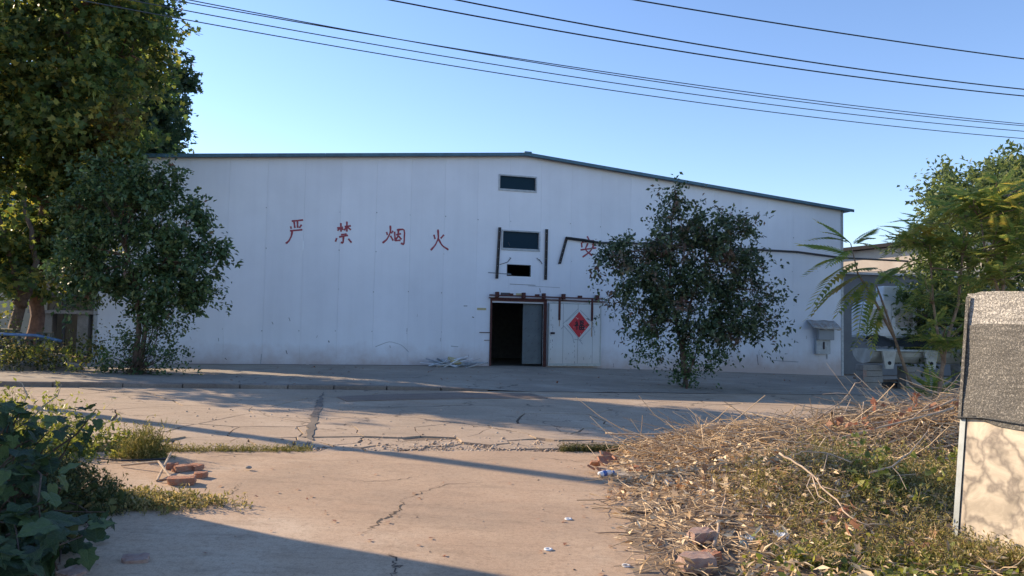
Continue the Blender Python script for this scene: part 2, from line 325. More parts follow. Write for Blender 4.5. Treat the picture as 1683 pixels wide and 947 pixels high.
M['leaf_ail'] = foliage('leaf_ail', [(0, (.12, .18, .06)), (.5, (.21, .27, .085)), (.85, (.32, .35, .11)), (1, (.46, .40, .12))], .6, .45, alt=[(0, (.28, .26, .06)), (1, (.44, .33, .10))], gate=(.55, .72), nscale=.9)
M['leaf_far'] = foliage('leaf_far', [(0, (.06, .09, .04)), (.6, (.11, .155, .06)), (1, (.20, .235, .09))], .5, .5)
M['leaf_dead'] = foliage('leaf_dead', [(0, (.30, .17, .09)), (.4, (.42, .29, .17)), (.75, (.50, .39, .25)), (1, (.58, .48, .33))], .25, .7)
M['leaf_maple'] = foliage('leaf_maple', [(0, (.22, .105, .065)), (1, (.38, .21, .13))], .3, .7)
M['weed'] = foliage('weed', [(0, (.13, .14, .04)), (.4, (.25, .235, .08)), (.75, (.38, .32, .14)), (1, (.54, .44, .24))], .35, .7)
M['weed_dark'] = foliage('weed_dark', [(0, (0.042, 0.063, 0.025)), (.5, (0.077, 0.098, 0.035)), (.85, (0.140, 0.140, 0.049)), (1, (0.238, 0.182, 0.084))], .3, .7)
M['vine'] = foliage('vine', [(0, (.10, .13, .035)), (.5, (.19, .23, .055)), (1, (.38, .37, .11))], .4, .5)
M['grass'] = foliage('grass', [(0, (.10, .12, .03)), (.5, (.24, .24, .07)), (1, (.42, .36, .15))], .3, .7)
M['chaff'] = foliage('chaff', [(0, (.38, .27, .16)), (.5, (.62, .48, .30)), (1, (.76, .63, .43))], .1, .8)
M['pebble'] = foliage('pebble', [(0, (.24, .18, .135)), (.6, (.40, .31, .235)), (1, (.52, .44, .35))], .0, .9)
# big shrub leaf with veins
m = foliage('leaf_big', [(0, (.045, .085, .035)), (1, (.05, .09, .035))], .3, .5); nt = m.node_tree; L = nt.links.new; b = nt.nodes['Principled BSDF']
oi = N(nt, 'ShaderNodeObjectInfo'); r = ramp(nt, [(0, (.025, .05, .028)), (.6, (.05, .085, .04)), (.85, (.09, .14, .045)), (1, (.15, .20, .07))]); L(oi.outputs['Random'], r.inputs[0])
n = noise(nt, 9, 4, .6, coords(nt)); r2 = ramp(nt, [(.35, (.7, .75, .8)), (.7, (1.15, 1.1, 1))]); L(n.outputs[0], r2.inputs[0]); sx = N(nt, 'ShaderNodeSeparateXYZ'); L(coords(nt), sx.inputs[0]); ay = mth(nt, 'ABSOLUTE', sx.outputs[1]); vv = mth(nt, 'ABSOLUTE', mth(nt, 'SUBTRACT', mth(nt, 'FRACT', mth(nt, 'MULTIPLY', mth(nt, 'SUBTRACT', sx.outputs[0], mth(nt, 'MULTIPLY', ay, .8)), 6.5)), .5))
vein = mth(nt, 'MAXIMUM', mth(nt, 'LESS_THAN', ay, .014), mth(nt, 'LESS_THAN', vv, .05)); cc = mixc(nt, 1, r.outputs[0], r2.outputs[0], 'MULTIPLY'); cc = mixc(nt, mth(nt, 'MULTIPLY', vein, .5), cc, (.16, .22, .10))
L(cc, b.inputs['Base Color']); bump(nt, b, mth(nt, 'SUBTRACT', n.outputs[0], mth(nt, 'MULTIPLY', vein, .5)), .5, .02); M['leaf_big'] = m
#@@GROUND
# ---------------------------------------------------------------- ground
def Gc(x): return -.019*np.clip(x, -25, 25)
def lipY(x): return 9.96+.238*np.asarray(x, float)
def kerbY(x): return 19.75+.334*np.asarray(x, float)
def wallY(x): return 30.6+.2867*(np.asarray(x, float)-.3)
def wb(x): return np.interp((np.asarray(x, float)-.3)/math.cos(TH), [-60, -12.45, -6, 0, 3.5, 10.25, 15.6, 60], [.2, .09, .09, .07, .01, -.15, -.3, -.8])
def kerb_h(x): return np.interp(x, [-60, -2.5, -.2, .4], [.075, .06, -.01, -.03])
def base_z(x, y):
    v = np.clip((y-kerbY(x))/(wallY(x)-kerbY(x)), 0, 1)
    return (Gc(x)-.055)*(1-v)+(wb(x)-.055)*v
def apron_z(x, y):
    v = np.clip((y-kerbY(x))/(wallY(x)-kerbY(x)), 0, 1)
    return (Gc(x)+kerb_h(x))*(1-v)+wb(x)*v+.012*(fbm(np.asarray(x)*.6, np.asarray(y)*.6)-.5)
def grid(name, xs, ys, zf, mat, parent=None, kind='structure', mask=None):
    X, Y = np.meshgrid(xs, ys); Z = zf(X, Y); n = len(xs)
    V = np.stack([X, Y, Z], -1).reshape(-1, 3); i = np.arange(len(xs)-1)[None]; j = np.arange(len(ys)-1)[:, None]
    F = np.stack([j*n+i, j*n+i+1, (j+1)*n+i+1, (j+1)*n+i], -1).reshape(-1, 4)
    if mask is not None: c = V[F].mean(1); F = F[mask(c[:, 0], c[:, 1])]
    o = npmesh(name, V, F, mat, parent, True); o['kind'] = kind; return o
far = np.array([-900, -300, -120, -60, -40])
grid('ground', np.concatenate([far, np.arange(-30, 31, 2.), -far[::-1]]), np.concatenate([[-200, -40], np.arange(-8, 60, 2.), [70, 100, 200, 500, 1500]]), base_z, M['soil'])
# apron before the warehouse
def apron_grid():
    xs = np.concatenate([np.arange(-34, -16, 2), np.arange(-16, 18, .5), np.arange(18, 40, 2)]); v = np.linspace(0, 1, 26)
    X, Vv = np.meshgrid(xs, v); Y = kerbY(X)+(wallY(X)-kerbY(X)+.35)*Vv; Z = apron_z(X, Y); n = len(xs)
    V = np.stack([X, Y, Z], -1).reshape(-1, 3); i = np.arange(n-1)[None]; j = np.arange(len(v)-1)[:, None]
    F = np.stack([j*n+i, j*n+i+1, (j+1)*n+i+1, (j+1)*n+i], -1).reshape(-1, 4)
    npmesh('apron', V, F, M['apron'], None, True)['kind'] = 'structure'
apron_grid()
# kerb with broken joints
kerb = empty('kerb', (0, 0, 0)); kerb['kind'] = 'structure'
x = -33.0
while x < -.6:
    L_ = rnd.uniform(.9, 1.3) if x > -14 else 3.0; x1 = min(x+L_, -.35); mb = MB(); P = []
    for zz in (0, 1):
        for (xx, oy) in ((x+.012, -.01), (x1-.012, -.01), (x1-.012, .22), (x+.012, .22)):
            y = float(kerbY(xx))+oy+rnd.uniform(-.012, .012)-.1; z = -.019*xx+(-.09 if zz == 0 else float(kerb_h(xx))+.012+rnd.uniform(-.01, .006))
            P.append((xx, y, z))
    mb.hexa(P); mb.build('kerbstone', M['kerb'], kerb, bevel=.018); x = x1
# foreground slab
def jag(p, amp=.04, f=2.3):
    return (p[0]+amp*(float(vnoise(p[0]*f, p[1]*f))-.5)*2, p[1]+amp*(float(vnoise(p[0]*f+40, p[1]*f+40))-.5)*2)
edge = [(xx, float(lipY(xx))) for xx in np.arange(-13, 2.81, .12)]
edge = [jag(jag(p, .03, 2.1), .02, 9) for p in edge]
poly = [(-13, -4), (2.8, -4)]+edge[::-1]
mb = MB(); n = len(poly)
mb.add([(p[0], p[1], -.019*p[0]) for p in poly]+[(p[0], p[1], -.019*p[0]-.07) for p in poly], [tuple(range(n))]+[(i, n+i, n+(i+1) % n, (i+1) % n) for i in range(n)])
slab = mb.build('concrete_slab', M['slab']); slab['kind'] = 'structure'
def strip(pts, w, h, mat, name, parent, zf=None, jit=.4):
    vs = []; K = len(pts)
    for i, p in enumerate(pts):
        a = pts[max(i-1, 0)]; c = pts[min(i+1, K-1)]; t = Vector((c[0]-a[0], c[1]-a[1], 0)).normalized(); nn = Vector((-t.y, t.x, 0))
        ww = w*(1+rnd.uniform(-jit, jit))*(min(1, 3*min(i, K-1-i)/K+.15))
        for sg in (-1, 1): q = Vector((p[0], p[1], 0))+nn*sg*ww/2; vs.append((q.x, q.y, (zf(q.x, q.y) if zf else -.019*q.x)+h))
    mb = MB(); mb.add(vs, [(2*i, 2*i+1, 2*i+3, 2*i+2) for i in range(K-1)]); return mb.build(name, mat, parent)
def crackpath(pp, n=10, amp=.035):
    pts = [gnd(*p)[:2] for p in pp]; out = []
    for a, b in zip(pts[:-1], pts[1:]):
        for k in range(n): t = k/n; q = a*(1-t)+b*t; out.append((q[0]+rnd.uniform(-amp, amp), q[1]+rnd.uniform(-amp, amp)))
    return out+[tuple(pts[-1])]
for pp, w in (([(600, 876), (622, 858), (645, 848), (655, 838), (662, 823)], .018), ([(540, 789), (610, 791), (660, 789), (700, 780)], .008), ([(662, 823), (690, 810), (735, 797), (800, 791)], .008),
              ([(640, 947), (655, 930), (640, 910)], .014), ([(330, 752), (380, 748), (450, 747)], .012), ([(355, 830), (380, 810), (400, 792)], .007), ([(870, 750), (930, 757), (985, 760)], .008)):
    strip(crackpath(pp), w, .003, M['crack'], 'crack', slab)
# cracked road: voronoi plates
def clip(poly, nx, ny, d):
    out = []
    for i in range(len(poly)):
        a = poly[i]; b = poly[(i+1) % len(poly)]; da = a[0]*nx+a[1]*ny-d; db = b[0]*nx+b[1]*ny-d
        if da <= 0: out.append(a)
        if da*db < 0: t = da/(da-db); out.append((a[0]+(b[0]-a[0])*t, a[1]+(b[1]-a[1])*t))
    return out
road = grid('road', np.array([-40, -30, -20, -9.5]), np.array([0, 1.]), lambda X, Y: X*0, M['road'])
bpy.data.objects.remove(road)
road = empty('road', (0, 0, 0)); road['kind'] = 'structure'
def flat_road(xa, xb):
    xs = np.arange(xa, xb+.1, 1.); v = np.linspace(0, 1, 12); X, Vv = np.meshgrid(xs, v); Y = lipY(X)+(kerbY(X)-lipY(X))*Vv; n = len(xs)
    V = np.stack([X, Y, Gc(X)-.034], -1).reshape(-1, 3); i = np.arange(n-1)[None]; j = np.arange(11)[:, None]
    npmesh('road_surface', V, np.stack([j*n+i, j*n+i+1, (j+1)*n+i+1, (j+1)*n+i], -1).reshape(-1, 4), M['road'], road)
flat_road(-40, -10); flat_road(14, 40)
sites = []
def scatter(xa, xb, va, vb, sp):
    for _ in range(int(4000)):
        xx = rnd.uniform(xa, xb); yy = float(lipY(xx))+rnd.uniform(va, vb)
        if all(((xx-a)/1.35)**2+(yy-b)**2 > sp*sp for a, b in sites): sites.append((xx, yy))
scatter(-4.5, 3.0, -.2, 1.0, .34); scatter(-8, 7, 1.0, 2.2, .62); scatter(-10, 14, -.3, 4, 1.0); scatter(-10, 14, 4, 12, 1.75)
S = np.array(sites); npl = 0
for i, (sx, sy) in enumerate(sites):
    if not (-10 <= sx <= 14): continue
    poly = [(sx-3, sy-3), (sx+3, sy-3), (sx+3, sy+3), (sx-3, sy+3)]
    d2 = ((S-S[i])**2).sum(1)
    for j in np.argsort(d2)[1:28]:
        ox, oy = S[j]; nx, ny = ox-sx, oy-sy; poly = clip(poly, nx, ny, nx*(sx+ox)/2+ny*(sy+oy)/2)
        if len(poly) < 3: break
    if len(poly) < 3: continue
    poly = clip(poly, .238, -1, -9.96-.03); poly = clip(poly, -.334, 1, 19.75-.13); poly = clip(poly, -1, 0, 10) if len(poly) > 2 else poly
    poly = clip(poly, 1, 0, 14) if len(poly) > 2 else poly
    if len(poly) < 3: continue
    cx = sum(p[0] for p in poly)/len(poly); cy = sum(p[1] for p in poly)/len(poly)
    near = sy < float(lipY(sx))+1.6; gap = rnd.uniform(.008, .032) if near else rnd.choice([.004, .010, .018, .028])
    pts = []
    for a, b in zip(poly, poly[1:]+poly[:1]):
        Ld = math.dist(a, b); k = max(1, int(Ld/(.12 if near else .3)))
        for q in range(k): t = q/k; pts.append(jag(jag((a[0]+(b[0]-a[0])*t, a[1]+(b[1]-a[1])*t), .07, 1.7), .03, 7))
    ins = []
    for p in pts:
        r_ = math.dist(p, (cx, cy))+1e-6; f = max(.6, 1-gap/r_); ins.append((cx+(p[0]-cx)*f, cy+(p[1]-cy)*f))
    tz = rnd.uniform(-.02, .012) if near else rnd.uniform(-.004, .002); tx, ty = (rnd.uniform(-.03, .03), rnd.uniform(-.03, .03)) if near else (rnd.uniform(-.002, .002),)*2
    n = len(ins); mb = MB()
    mb.add([(p[0], p[1], -.019*p[0]-.03+tz+(p[0]-cx)*tx+(p[1]-cy)*ty) for p in ins]+[(p[0], p[1], -.019*p[0]-.075) for p in ins], [tuple(range(n))]+[(q, n+q, n+(q+1) % n, (q+1) % n) for q in range(n)])
    mb.build('concrete_plate', M['road'], road); npl += 1
print('plates', npl)
# patch and dark joint
pp = [gnd(x_, y_, -.03)[:2] for x_, y_ in ((553, 653), (570, 660), (700, 657), (811, 655.5), (900, 655), (875, 648), (760, 646), (605, 650))]
mb = MB(); mb.prism([tuple(p) for p in pp], 0, 1, tf=lambda p, z: (p[0], p[1], -.019*p[0]-.06+z*.045)); mb.build('repair_patch', M['patch'], road)
strip(crackpath([(531, 643), (522, 668), (512, 700), (506, 736)], 14, .03), .12, -.022, M['tar'], 'tar_joint', road, None, .22)
strip(crackpath([(545, 665), (640, 668), (760, 664), (900, 667)], 9, .06), .03, -.024, M['crack'], 'crack', road)
def slabs_ap(pp, w): strip([(p[0], p[1]) for p in crackpath(pp, 8, .05)], w, .004, M['crack'], 'crack', kerb, lambda a, b: float(apron_z(a, b)))
slabs_ap([(985, 640), (1100, 652), (1200, 650)], .03)
# pebbles and grit (nobody could count them)
OCT = np.array([[1, 0, 0], [0, 1, 0], [-1, 0, 0], [0, -1, 0], [0, 0, .7], [0, 0, -.5]]); OCF = np.array([[0, 1, 4], [1, 2, 4], [2, 3, 4], [3, 0, 4], [1, 0, 5], [2, 1, 5], [3, 2, 5], [0, 3, 5]])
def pebbles(name, X, Y, Z, smin, smax, label, mat='pebble'):
    n = len(X); d = rng.normal(size=(n, 3)); d[:, 2] *= .3; Rm = rot_from(d, np.tile([0, 0, 1.], (n, 1))); s = smin*(smax/smin)**(rng.random(n)**2.2)
    sc3 = s[:, None]*rng.uniform(.6, 1.3, (n, 3)); V, F = inst(OCT, OCF, np.stack([X, Y, Z+s*.25], 1), Rm, sc3)
    return sets(npmesh(name, V, F, M[mat]), label, 'gravel', kind='stuff')
n = 2600; X = np.concatenate([rng.normal(-.3, 1.6, n), rng.uniform(-6, 6, 900)]); Y = lipY(X)+.05+np.abs(rng.normal(0, .5, n+900)); Y[n:] += rng.uniform(0, 5, 900)
pebbles('rubble', X, Y, -.019*X-.035, .005, .034, 'loose grit and broken concrete crumbs along the slab edge')
n = 700; X = rng.uniform(-4, 2.5, n); Y = rng.uniform(4.2, 9.4, n); k = rng.random(n) < np.clip((X+1.5)/4+.15, .1, 1); X, Y = X[k], Y[k]
pebbles('grit', X, Y, -.019*X, .003, .014, 'small dark crumbs scattered over the tan slab')
# ---------------------------------------------------------------- warehouse
WL, WR, RS = -15.35, 15.5, .18
def rz(s): return 8.60-.0855*abs(s-RS)
wh = empty('warehouse', tuple(P0), TH, 'long white panelled warehouse with low gable roof and a dark open doorway', 'warehouse')
HOLES = [(-1.13, 1.04, -1, 2.60), (-.90, .60, 7.17, 7.72), (-.73, .78, 4.77, 5.48), (-.52, .44, 3.68, 4.13)]
def holed(mb, x0, x1, y0, y1):
    xs = {x0, x1}
    if x0 < RS < x1: xs.add(RS)
    for h in HOLES:
        for q in h[:2]:
            if x0 < q < x1: xs.add(q)
    xs = sorted(xs)
    for a, b in zip(xs[:-1], xs[1:]):
        m_ = (a+b)/2; za, zb = wbase(a)-.06, wbase(b)-.06; segs = []; cur = None
        hs = sorted([h for h in HOLES if h[0] <= m_ <= h[1]], key=lambda h: h[2]); lo = (za, zb)
        for h in hs:
            if h[2] > 0: segs.append((lo, (h[2], h[2])))
            lo = (h[3], h[3])
        segs.append((lo, (rz(a), rz(b))))
        for (l0, l1), (u0, u1) in segs:
            mb.hexa([(a, y0, l0), (b, y0, l1), (b, y1, l1), (a, y1, l0), (a, y0, u0), (b, y0, u1), (b, y1, u1), (a, y1, u0)])
seams = [WL]+[-1.8+1.33*k for k in range(-10, 14)]+[WR]
for a, b in zip(seams[:-1], seams[1:]):
    if b-a < .2: continue
    mb = MB(); pr = rnd.uniform(-.0015, .0015); holed(mb, a+.0015, b-.0015, pr, .08); mb.build('wall_panel', M['panel'], wh)
for x_ in (WL, WR-.08):  # side walls
    mb = MB(); mb.box(x_, x_+.08, .085, 30, -.9, 7.28); mb.build('side_wall', M['panel'], wh)
MB().box(WL, WR, 30, 30.1, -.9, 7.2).build('rear_wall', M['panel'], wh)
MB().box(WL+.09, WR-.09, .1, 29.9, -.2, .02).build('inner_floor', M['apron'], wh)
# inner partition close behind the door
MB().box(-6, 6, 9, 9.1, .02, 6).build('partition', M['inside'], wh)
for sg in (-1, 1):
    xe = (WL-.35) if sg < 0 else (WR+.42)
    p = [(RS, -.22, rz(RS)+.01), (xe, -.22, rz(xe)+.01), (xe, 30.3, rz(xe)+.01), (RS, 30.3, rz(RS)+.01)]; q = [(a, b, c+.06) for a, b, c in p]
    if sg < 0: p, q = p[::-1], q[::-1]
    MB().hexa(p+q).build('roof', M['roof'], wh)
    xs = np.linspace(RS, xe, 7)
    for a, b in zip(xs[:-1], xs[1:]):
        lo, hi = min(a, b)+.004, max(a, b)-.004
        MB().hexa([(lo, -.27, rz(lo)-.04), (hi, -.27, rz(hi)-.04), (hi, -.225, rz(hi)-.04), (lo, -.225, rz(lo)-.04), (lo, -.27, rz(lo)+.085), (hi, -.27, rz(hi)+.085), (hi, -.225, rz(hi)+.085), (lo, -.225, rz(lo)+.085)]).build('fascia', M['trim'], wh)
MB().box(RS-.15, RS+.15, -.29, -.15, rz(RS)+.05, rz(RS)+.125).build('ridge_cap', M['trim'], wh)
MB().box(WR-.11, WR+.015, -.02, .1, -.38, rz(WR)).build('corner_trim', M['alu_frame'], wh)
MB().box(WL-.015, WL+.11, -.02, .1, -.1, rz(WL)).build('corner_trim', M['alu_frame'], wh)
# base flashing lines
for a, b in ((-13, -8.2), (-8.1, -3.6)): MB().hexa([(a, -.02, wbase(a)-.05), (b, -.02, wbase(b)-.05), (b, .0, wbase(b)-.05), (a, .0, wbase(a)-.05), (a, -.02, wbase(a)+.012), (b, -.02, wbase(b)+.012), (b, .0, wbase(b)+.012), (a, .0, wbase(a)+.012)]).build('base_flashing', M['iron_blue'], wh)
# windows
def window(h, fr, glass=True, tilt=0):
    x0, x1, z0, z1 = h; w = MB(); f = .055
    w.box(x0-f, x1+f, -.03, .03, z1, z1+f); w.box(x0-f, x1+f, -.03, .03, z0-f, z0); w.box(x0-f, x0, -.03, .03, z0, z1); w.box(x1, x1+f, -.03, .03, z0, z1)
    o = w.build('window', M[fr], wh)
    if glass: MB().box(x0+.002, x1-.002, .06, .066, z0+.002, z1-.002).build('pane', M['glass'], o)
    MB().box(x0+.002, x1-.002, .04, .085, z0+.002, z0+.04).build('sill', M[fr], o)
window(HOLES[1], 'alu_frame'); window(HOLES[2], 'alu_frame')
x0, x1, z0, z1 = HOLES[3]; w = MB(); w.box(x0-.02, x0, -.012, .08, z0, z1); w.box(x1, x1+.02, -.012, .08, z0, z1); w.box(x0-.02, x1+.02, -.012, .08, z1, z1+.02); w.build('window', M['iron_blue'], wh)
# painted characters as brush strokes
def stroke(mb, pts, w, yoff=-.0085, closed=False):
    P = [Vector((a, 0, b)) for a, b in pts]; D = []
    for i in range(len(P)-1):
        k = 4
        for q in range(k): D.append(P[i].lerp(P[i+1], q/k))
    D.append(P[-1]); n = len(D)
    if n > 6: D = [D[0]]+[(D[i-1]+D[i]*2+D[i+1])/4 for i in range(1, n-1)]+[D[-1]]
    vs = []
    for i, p in enumerate(D):
        t = (D[min(i+1, n-1)]-D[max(i-1, 0)]); t = t.normalized() if t.length > 1e-6 else Vector((1, 0, 0)); nn = Vector((-t.z, 0, t.x))
        u = i/(n-1); ww = w*(1.15-.45*math.sin(u*3.1))*(.75 if i in (0, n-1) else 1)
        for sg in (-1, 1): q = p+nn*sg*ww/2; vs.append((q.x, yoff, q.z))
    mb.add(vs, [(2*i, 2*i+2, 2*i+3, 2*i+1) for i in range(n-1)])
def chars(strokes, conv, w):
    mb = MB()
    for k, st in enumerate(strokes): stroke(mb, [onwall(*conv(x_, y_)) for x_, y_ in st], w, -.0085-.0004*k)
    return mb
cv6 = lambda x_, y_: (450+x_/5.43, 340+y_/5.43); cv4 = lambda x_, y_: (770+x_/2.63, 260+y_/2.63)
CH = [([[(160, 128), (262, 118)], [(182, 135), (188, 190)], [(212, 130), (213, 188)], [(248, 160), (228, 188)], [(150, 175), (156, 196)], [(145, 215), (255, 205)], [(165, 215), (158, 260), (135, 305), (108, 328)]], cv6, 'yan'),
      ([[(565, 190), (618, 183)], [(598, 145), (600, 222)], [(597, 187), (568, 213)], [(603, 190), (620, 205)], [(632, 178), (688, 170)], [(652, 132), (652, 222)], [(650, 180), (628, 210)], [(655, 180), (688, 206)], [(600, 250), (650, 243)], [(583, 270), (662, 255)], [(622, 262), (618, 326), (598, 316)], [(562, 280), (550, 312)], [(665, 285), (694, 320)]], cv6, ''),
      ([[(1040, 168), (1042, 225), (1012, 290), (970, 323)], [(1006, 225), (1014, 252)], [(1064, 215), (1048, 238)], [(1040, 258), (1066, 302)], [(1078, 222), (1083, 304)], [(1098, 206), (1168, 200), (1162, 340), (1134, 324)], [(1092, 250), (1135, 240)], [(1112, 212), (1110, 262), (1088, 292)], [(1114, 262), (1140, 292)], [(1082, 302), (1130, 299)]], cv6, ''),
      ([[(1465, 203), (1470, 280), (1440, 345), (1400, 388)], [(1428, 250), (1440, 288)], [(1518, 250), (1490, 282)], [(1468, 285), (1500, 345), (1558, 384)]], cv6, ''),
      ([[(513, 338), (522, 356)], [(488, 365), (490, 386)], [(490, 364), (545, 355), (536, 378)], [(516, 368), (503, 396), (535, 422)], [(542, 376), (525, 405), (493, 428)], [(484, 397), (552, 388)]], cv4, '')]
for st, cv, _ in CH: chars(st, cv, .078).build('painted_character', M['red_paint'], wh)
# loose scratches, stickers and marks on the wall
def mark(pts, w, mat, name='scratch'): 
    mb = MB(); stroke(mb, [onwall(*p) for p in pts], w, -.0075); mb.build(name, M[mat], wh)
for pts, w, mt in (([(617, 570), (640, 561), (660, 567), (672, 579)], .02, 'tape'), ([(741, 569), (753, 570)], .03, 'tape'), ([(838, 467), (880, 469)], .02, 'scuff'), ([(868, 470), (920, 473)], .018, 'tape'), ([(887, 474), (888, 481)], .03, 'scuff'),
                  ([(1011, 560), (1009, 566)], .03, 'scuff'), ([(1017, 566), (1016, 571)], .025, 'scuff'), ([(1266, 592), (1290, 594), (1312, 595)], .03, 'tape'), ([(1244, 583), (1246, 600)], .03, 'scuff'), ([(802, 448), (840, 451)], .05, 'tape'), ([(835, 398), (838, 404)], .02, 'scuff'),
                  ([(470, 576), (472, 582)], .03, 'scuff'), ([(540, 560), (541, 563)], .04, 'scuff'), ([(430, 582), (428, 598)], .02, 'tape'), ([(1245, 560), (1247, 566)], .04, 'scuff'), ([(762, 503), (768, 503)], .03, 'scuff'), ([(776, 521), (779, 522)], .04, 'scuff'), ([(834, 411), (880, 412)], .03, 'scuff')):
    mark(pts, w, mt)
def wbox(name, px0, px1, y0, y1, mat, parent=wh, bevel=0):
    (s0, z1), (s1, z0) = onwall(*px0), onwall(*px1); return MB().box(min(s0, s1), max(s0, s1), y0, y1, min(z0, z1), max(z0, z1)).build(name, M[mat], parent, bevel=bevel)
wbox('sticker', (784, 506), (799, 510), -.012, -.004, 'sticker'); wbox('sticker', (848, 482), (861, 486), -.012, -.004, 'sticker'); wbox('notice_plate', (823, 481), (838, 485), -.03, -.004, 'scuff')
mb = MB()
for sx in seams[1:-1]:
    for zz in (1.35, 2.9, 4.4, 5.9):
        if rnd.random() < .6 and not any(h[0]-.2 < sx < h[1]+.2 and h[2]-.2 < zz < h[3]+.2 for h in HOLES) and not (1.1 < sx < 3.6 and zz < 3): a = sx+rnd.uniform(-.06, .06); c_ = rnd.uniform(.010, .02); z_ = zz+rnd.uniform(-.05, .05); mb.box(a-c_, a+c_, -.014, -.004, z_-c_, z_+c_)
mb.build('screws', M['tape'], wh)['kind'] = 'stuff'
for _ in range(26):
    sx = rnd.uniform(-14, 15); z_ = wbase(sx)+abs(rnd.gauss(.1, .9))+.1
    if -1.4 < sx < 3.7: continue
    mb = MB(); stroke(mb, [(sx, z_), (sx+rnd.uniform(-.06, .06), z_-rnd.uniform(.03, .16))], rnd.uniform(.012, .03), -.0075); mb.build('scratch', M[rnd.choice(['tape', 'scuff'])], wh)
# vertical channel bars beside the windows
def bar(pa, pb, w, d, name, label, mat='iron_blue'):
    (sa, za), (sb, zb) = onwall(*pa), onwall(*pb); r = empty(name, tuple(P0+WD*sb+WN*.0+np.array([0, 0, zb])), TH, label, 'steel bar', 'steel channel bars on the gable wall')
    dx, dz = sa-sb, za-zb; mb = MB()
    for o0, o1, y0, y1 in ((-w/2, w/2, -d*.4, -.006), (-w/2, -w/2+.018, -d, -d*.4), (w/2-.018, w/2, -d, -d*.4)):
        mb.hexa([(o0, y0, 0), (o1, y0, 0), (o1, y1, 0), (o0, y1, 0), (o0+dx, y0, dz), (o1+dx, y0, dz), (o1+dx, y1, dz), (o0+dx, y1, dz)])
    mb.build('channel', M[mat], r)
    for k in range(6):
        t = (k+.5)/6; MB().tube([(dx*t, -d*.45-.01, dz*t), (dx*t, -d*.45, dz*t)], .014, 6).build('bolt', M['alu'], r)
bar((821, 374), (816, 458), .10, .09, 'steel_bar', 'dark steel channel bar fixed upright left of the middle window')
bar((898, 377), (896, 460), .10, .09, 'steel_bar', 'dark steel channel bar fixed upright right of the middle window')
bar((931, 390), (919, 434), .10, .09, 'steel_bar', 'slanting dark steel bar hanging below the pipe end by the red character')
# pipe running along the wall to the right
def wp(x_, y_, off): s, z = onwall(x_, y_, off); return tuple(P0+WD*s+WN*off+np.array([0, 0, z]))
pr = empty('wall_pipe', wp(930, 391, .08), 0, 'long black lagged pipe crossing the right half of the facade', 'pipe')
o = np.array(wp(930, 391, .08)); pts = [np.array(wp(x_, y_, .08))-o for x_, y_ in ((930, 391), (960, 395), (985, 399), (1080, 401), (1200, 408), (1310, 414), (1385, 424))]; pts.append(np.array([19.2, 36.8, 5.2])-o+np.array([0, 0, 0])); 
MB().tube(pts[:3], [.055, .06, .05], 8).build('lagged_section', M['black_cable'], pr); MB().tube(pts[2:], [.045]*6, 8).build('pipe_run', M['iron_blue'], pr)
for p in pts[1:7]: MB().tube([p+np.array([0, 0, -.08]), p+WN*(-.07)+np.array([0, 0, .02])], .02, 6).build('clip', M['alu'], pr)
# hanging wires by the small window
def wallcable(pp, name, label, off=.03, r=.012, mat='black_cable'):
    o = np.array(wp(*pp[0], off)); t = MB().tube([np.array(wp(*p, off))-o for p in pp], r, 5).build(name, M[mat], None, loc=tuple(o)); return sets(t, label, 'cable')
wallcable([(840, 424), (834, 431), (821, 435)], 'cable', 'short loose black cable left of the lowest small window')
wallcable([(882, 424), (889, 430), (891, 434)], 'cable', 'short loose black cable right of the lowest small window')
# door frame, track
fr = empty('door_frame', tuple(P0), TH); fr.parent = wh; fr.location = (0, 0, 0); fr.rotation_euler = (0, 0, 0)
MB().box(-1.20, -1.13, -.05, .1, .02, 2.66).build('jamb', M['rust'], fr); MB().box(1.04, 1.16, -.06, .1, -.02, 2.66).build('jamb', M['rust'], fr)
MB().box(-1.20, 1.16, -.055, .1, 2.662, 2.80).build('lintel', M['rust'], fr)
track = empty('sliding_track', (0, 0, 0)); track.parent = wh
MB().hexa([(-1.28, -.20, 2.86), (3.55, -.20, 2.84), (3.55, -.12, 2.84), (-1.28, -.12, 2.86), (-1.28, -.20, 2.91), (3.55, -.20, 2.89), (3.55, -.12, 2.89), (-1.28, -.12, 2.91)]).build('rail', M['rust'], track)
MB().hexa([(-1.28, -.10, 2.76), (3.75, -.10, 2.72), (3.75, -.055, 2.72), (-1.28, -.055, 2.76), (-1.28, -.10, 2.80), (3.75, -.10, 2.77), (3.75, -.055, 2.77), (-1.28, -.055, 2.80)]).build('rail_plate', M['rust'], track)
for sx in (-.95, .15, 1.0, 1.85, 3.33): MB().box(sx-.06, sx+.06, -.21, .0, 2.80, 3.02).build('rail_bracket', M['rust'], track, bevel=.008)
for sx in (-.35, .75, 2.6): MB().box(sx-.09, sx+.09, -.05, .0, 2.9, 2.98).build('rail_plate', M['rust'], track)
MB().box(-1.62, -1.15, -.03, -.004, 1.38, 1.41).build('latch_bar', M['rust'], fr); MB().box(-1.42, -1.15, -.03, -.004, 1.08, 1.10).build('latch_bar', M['rust'], fr)
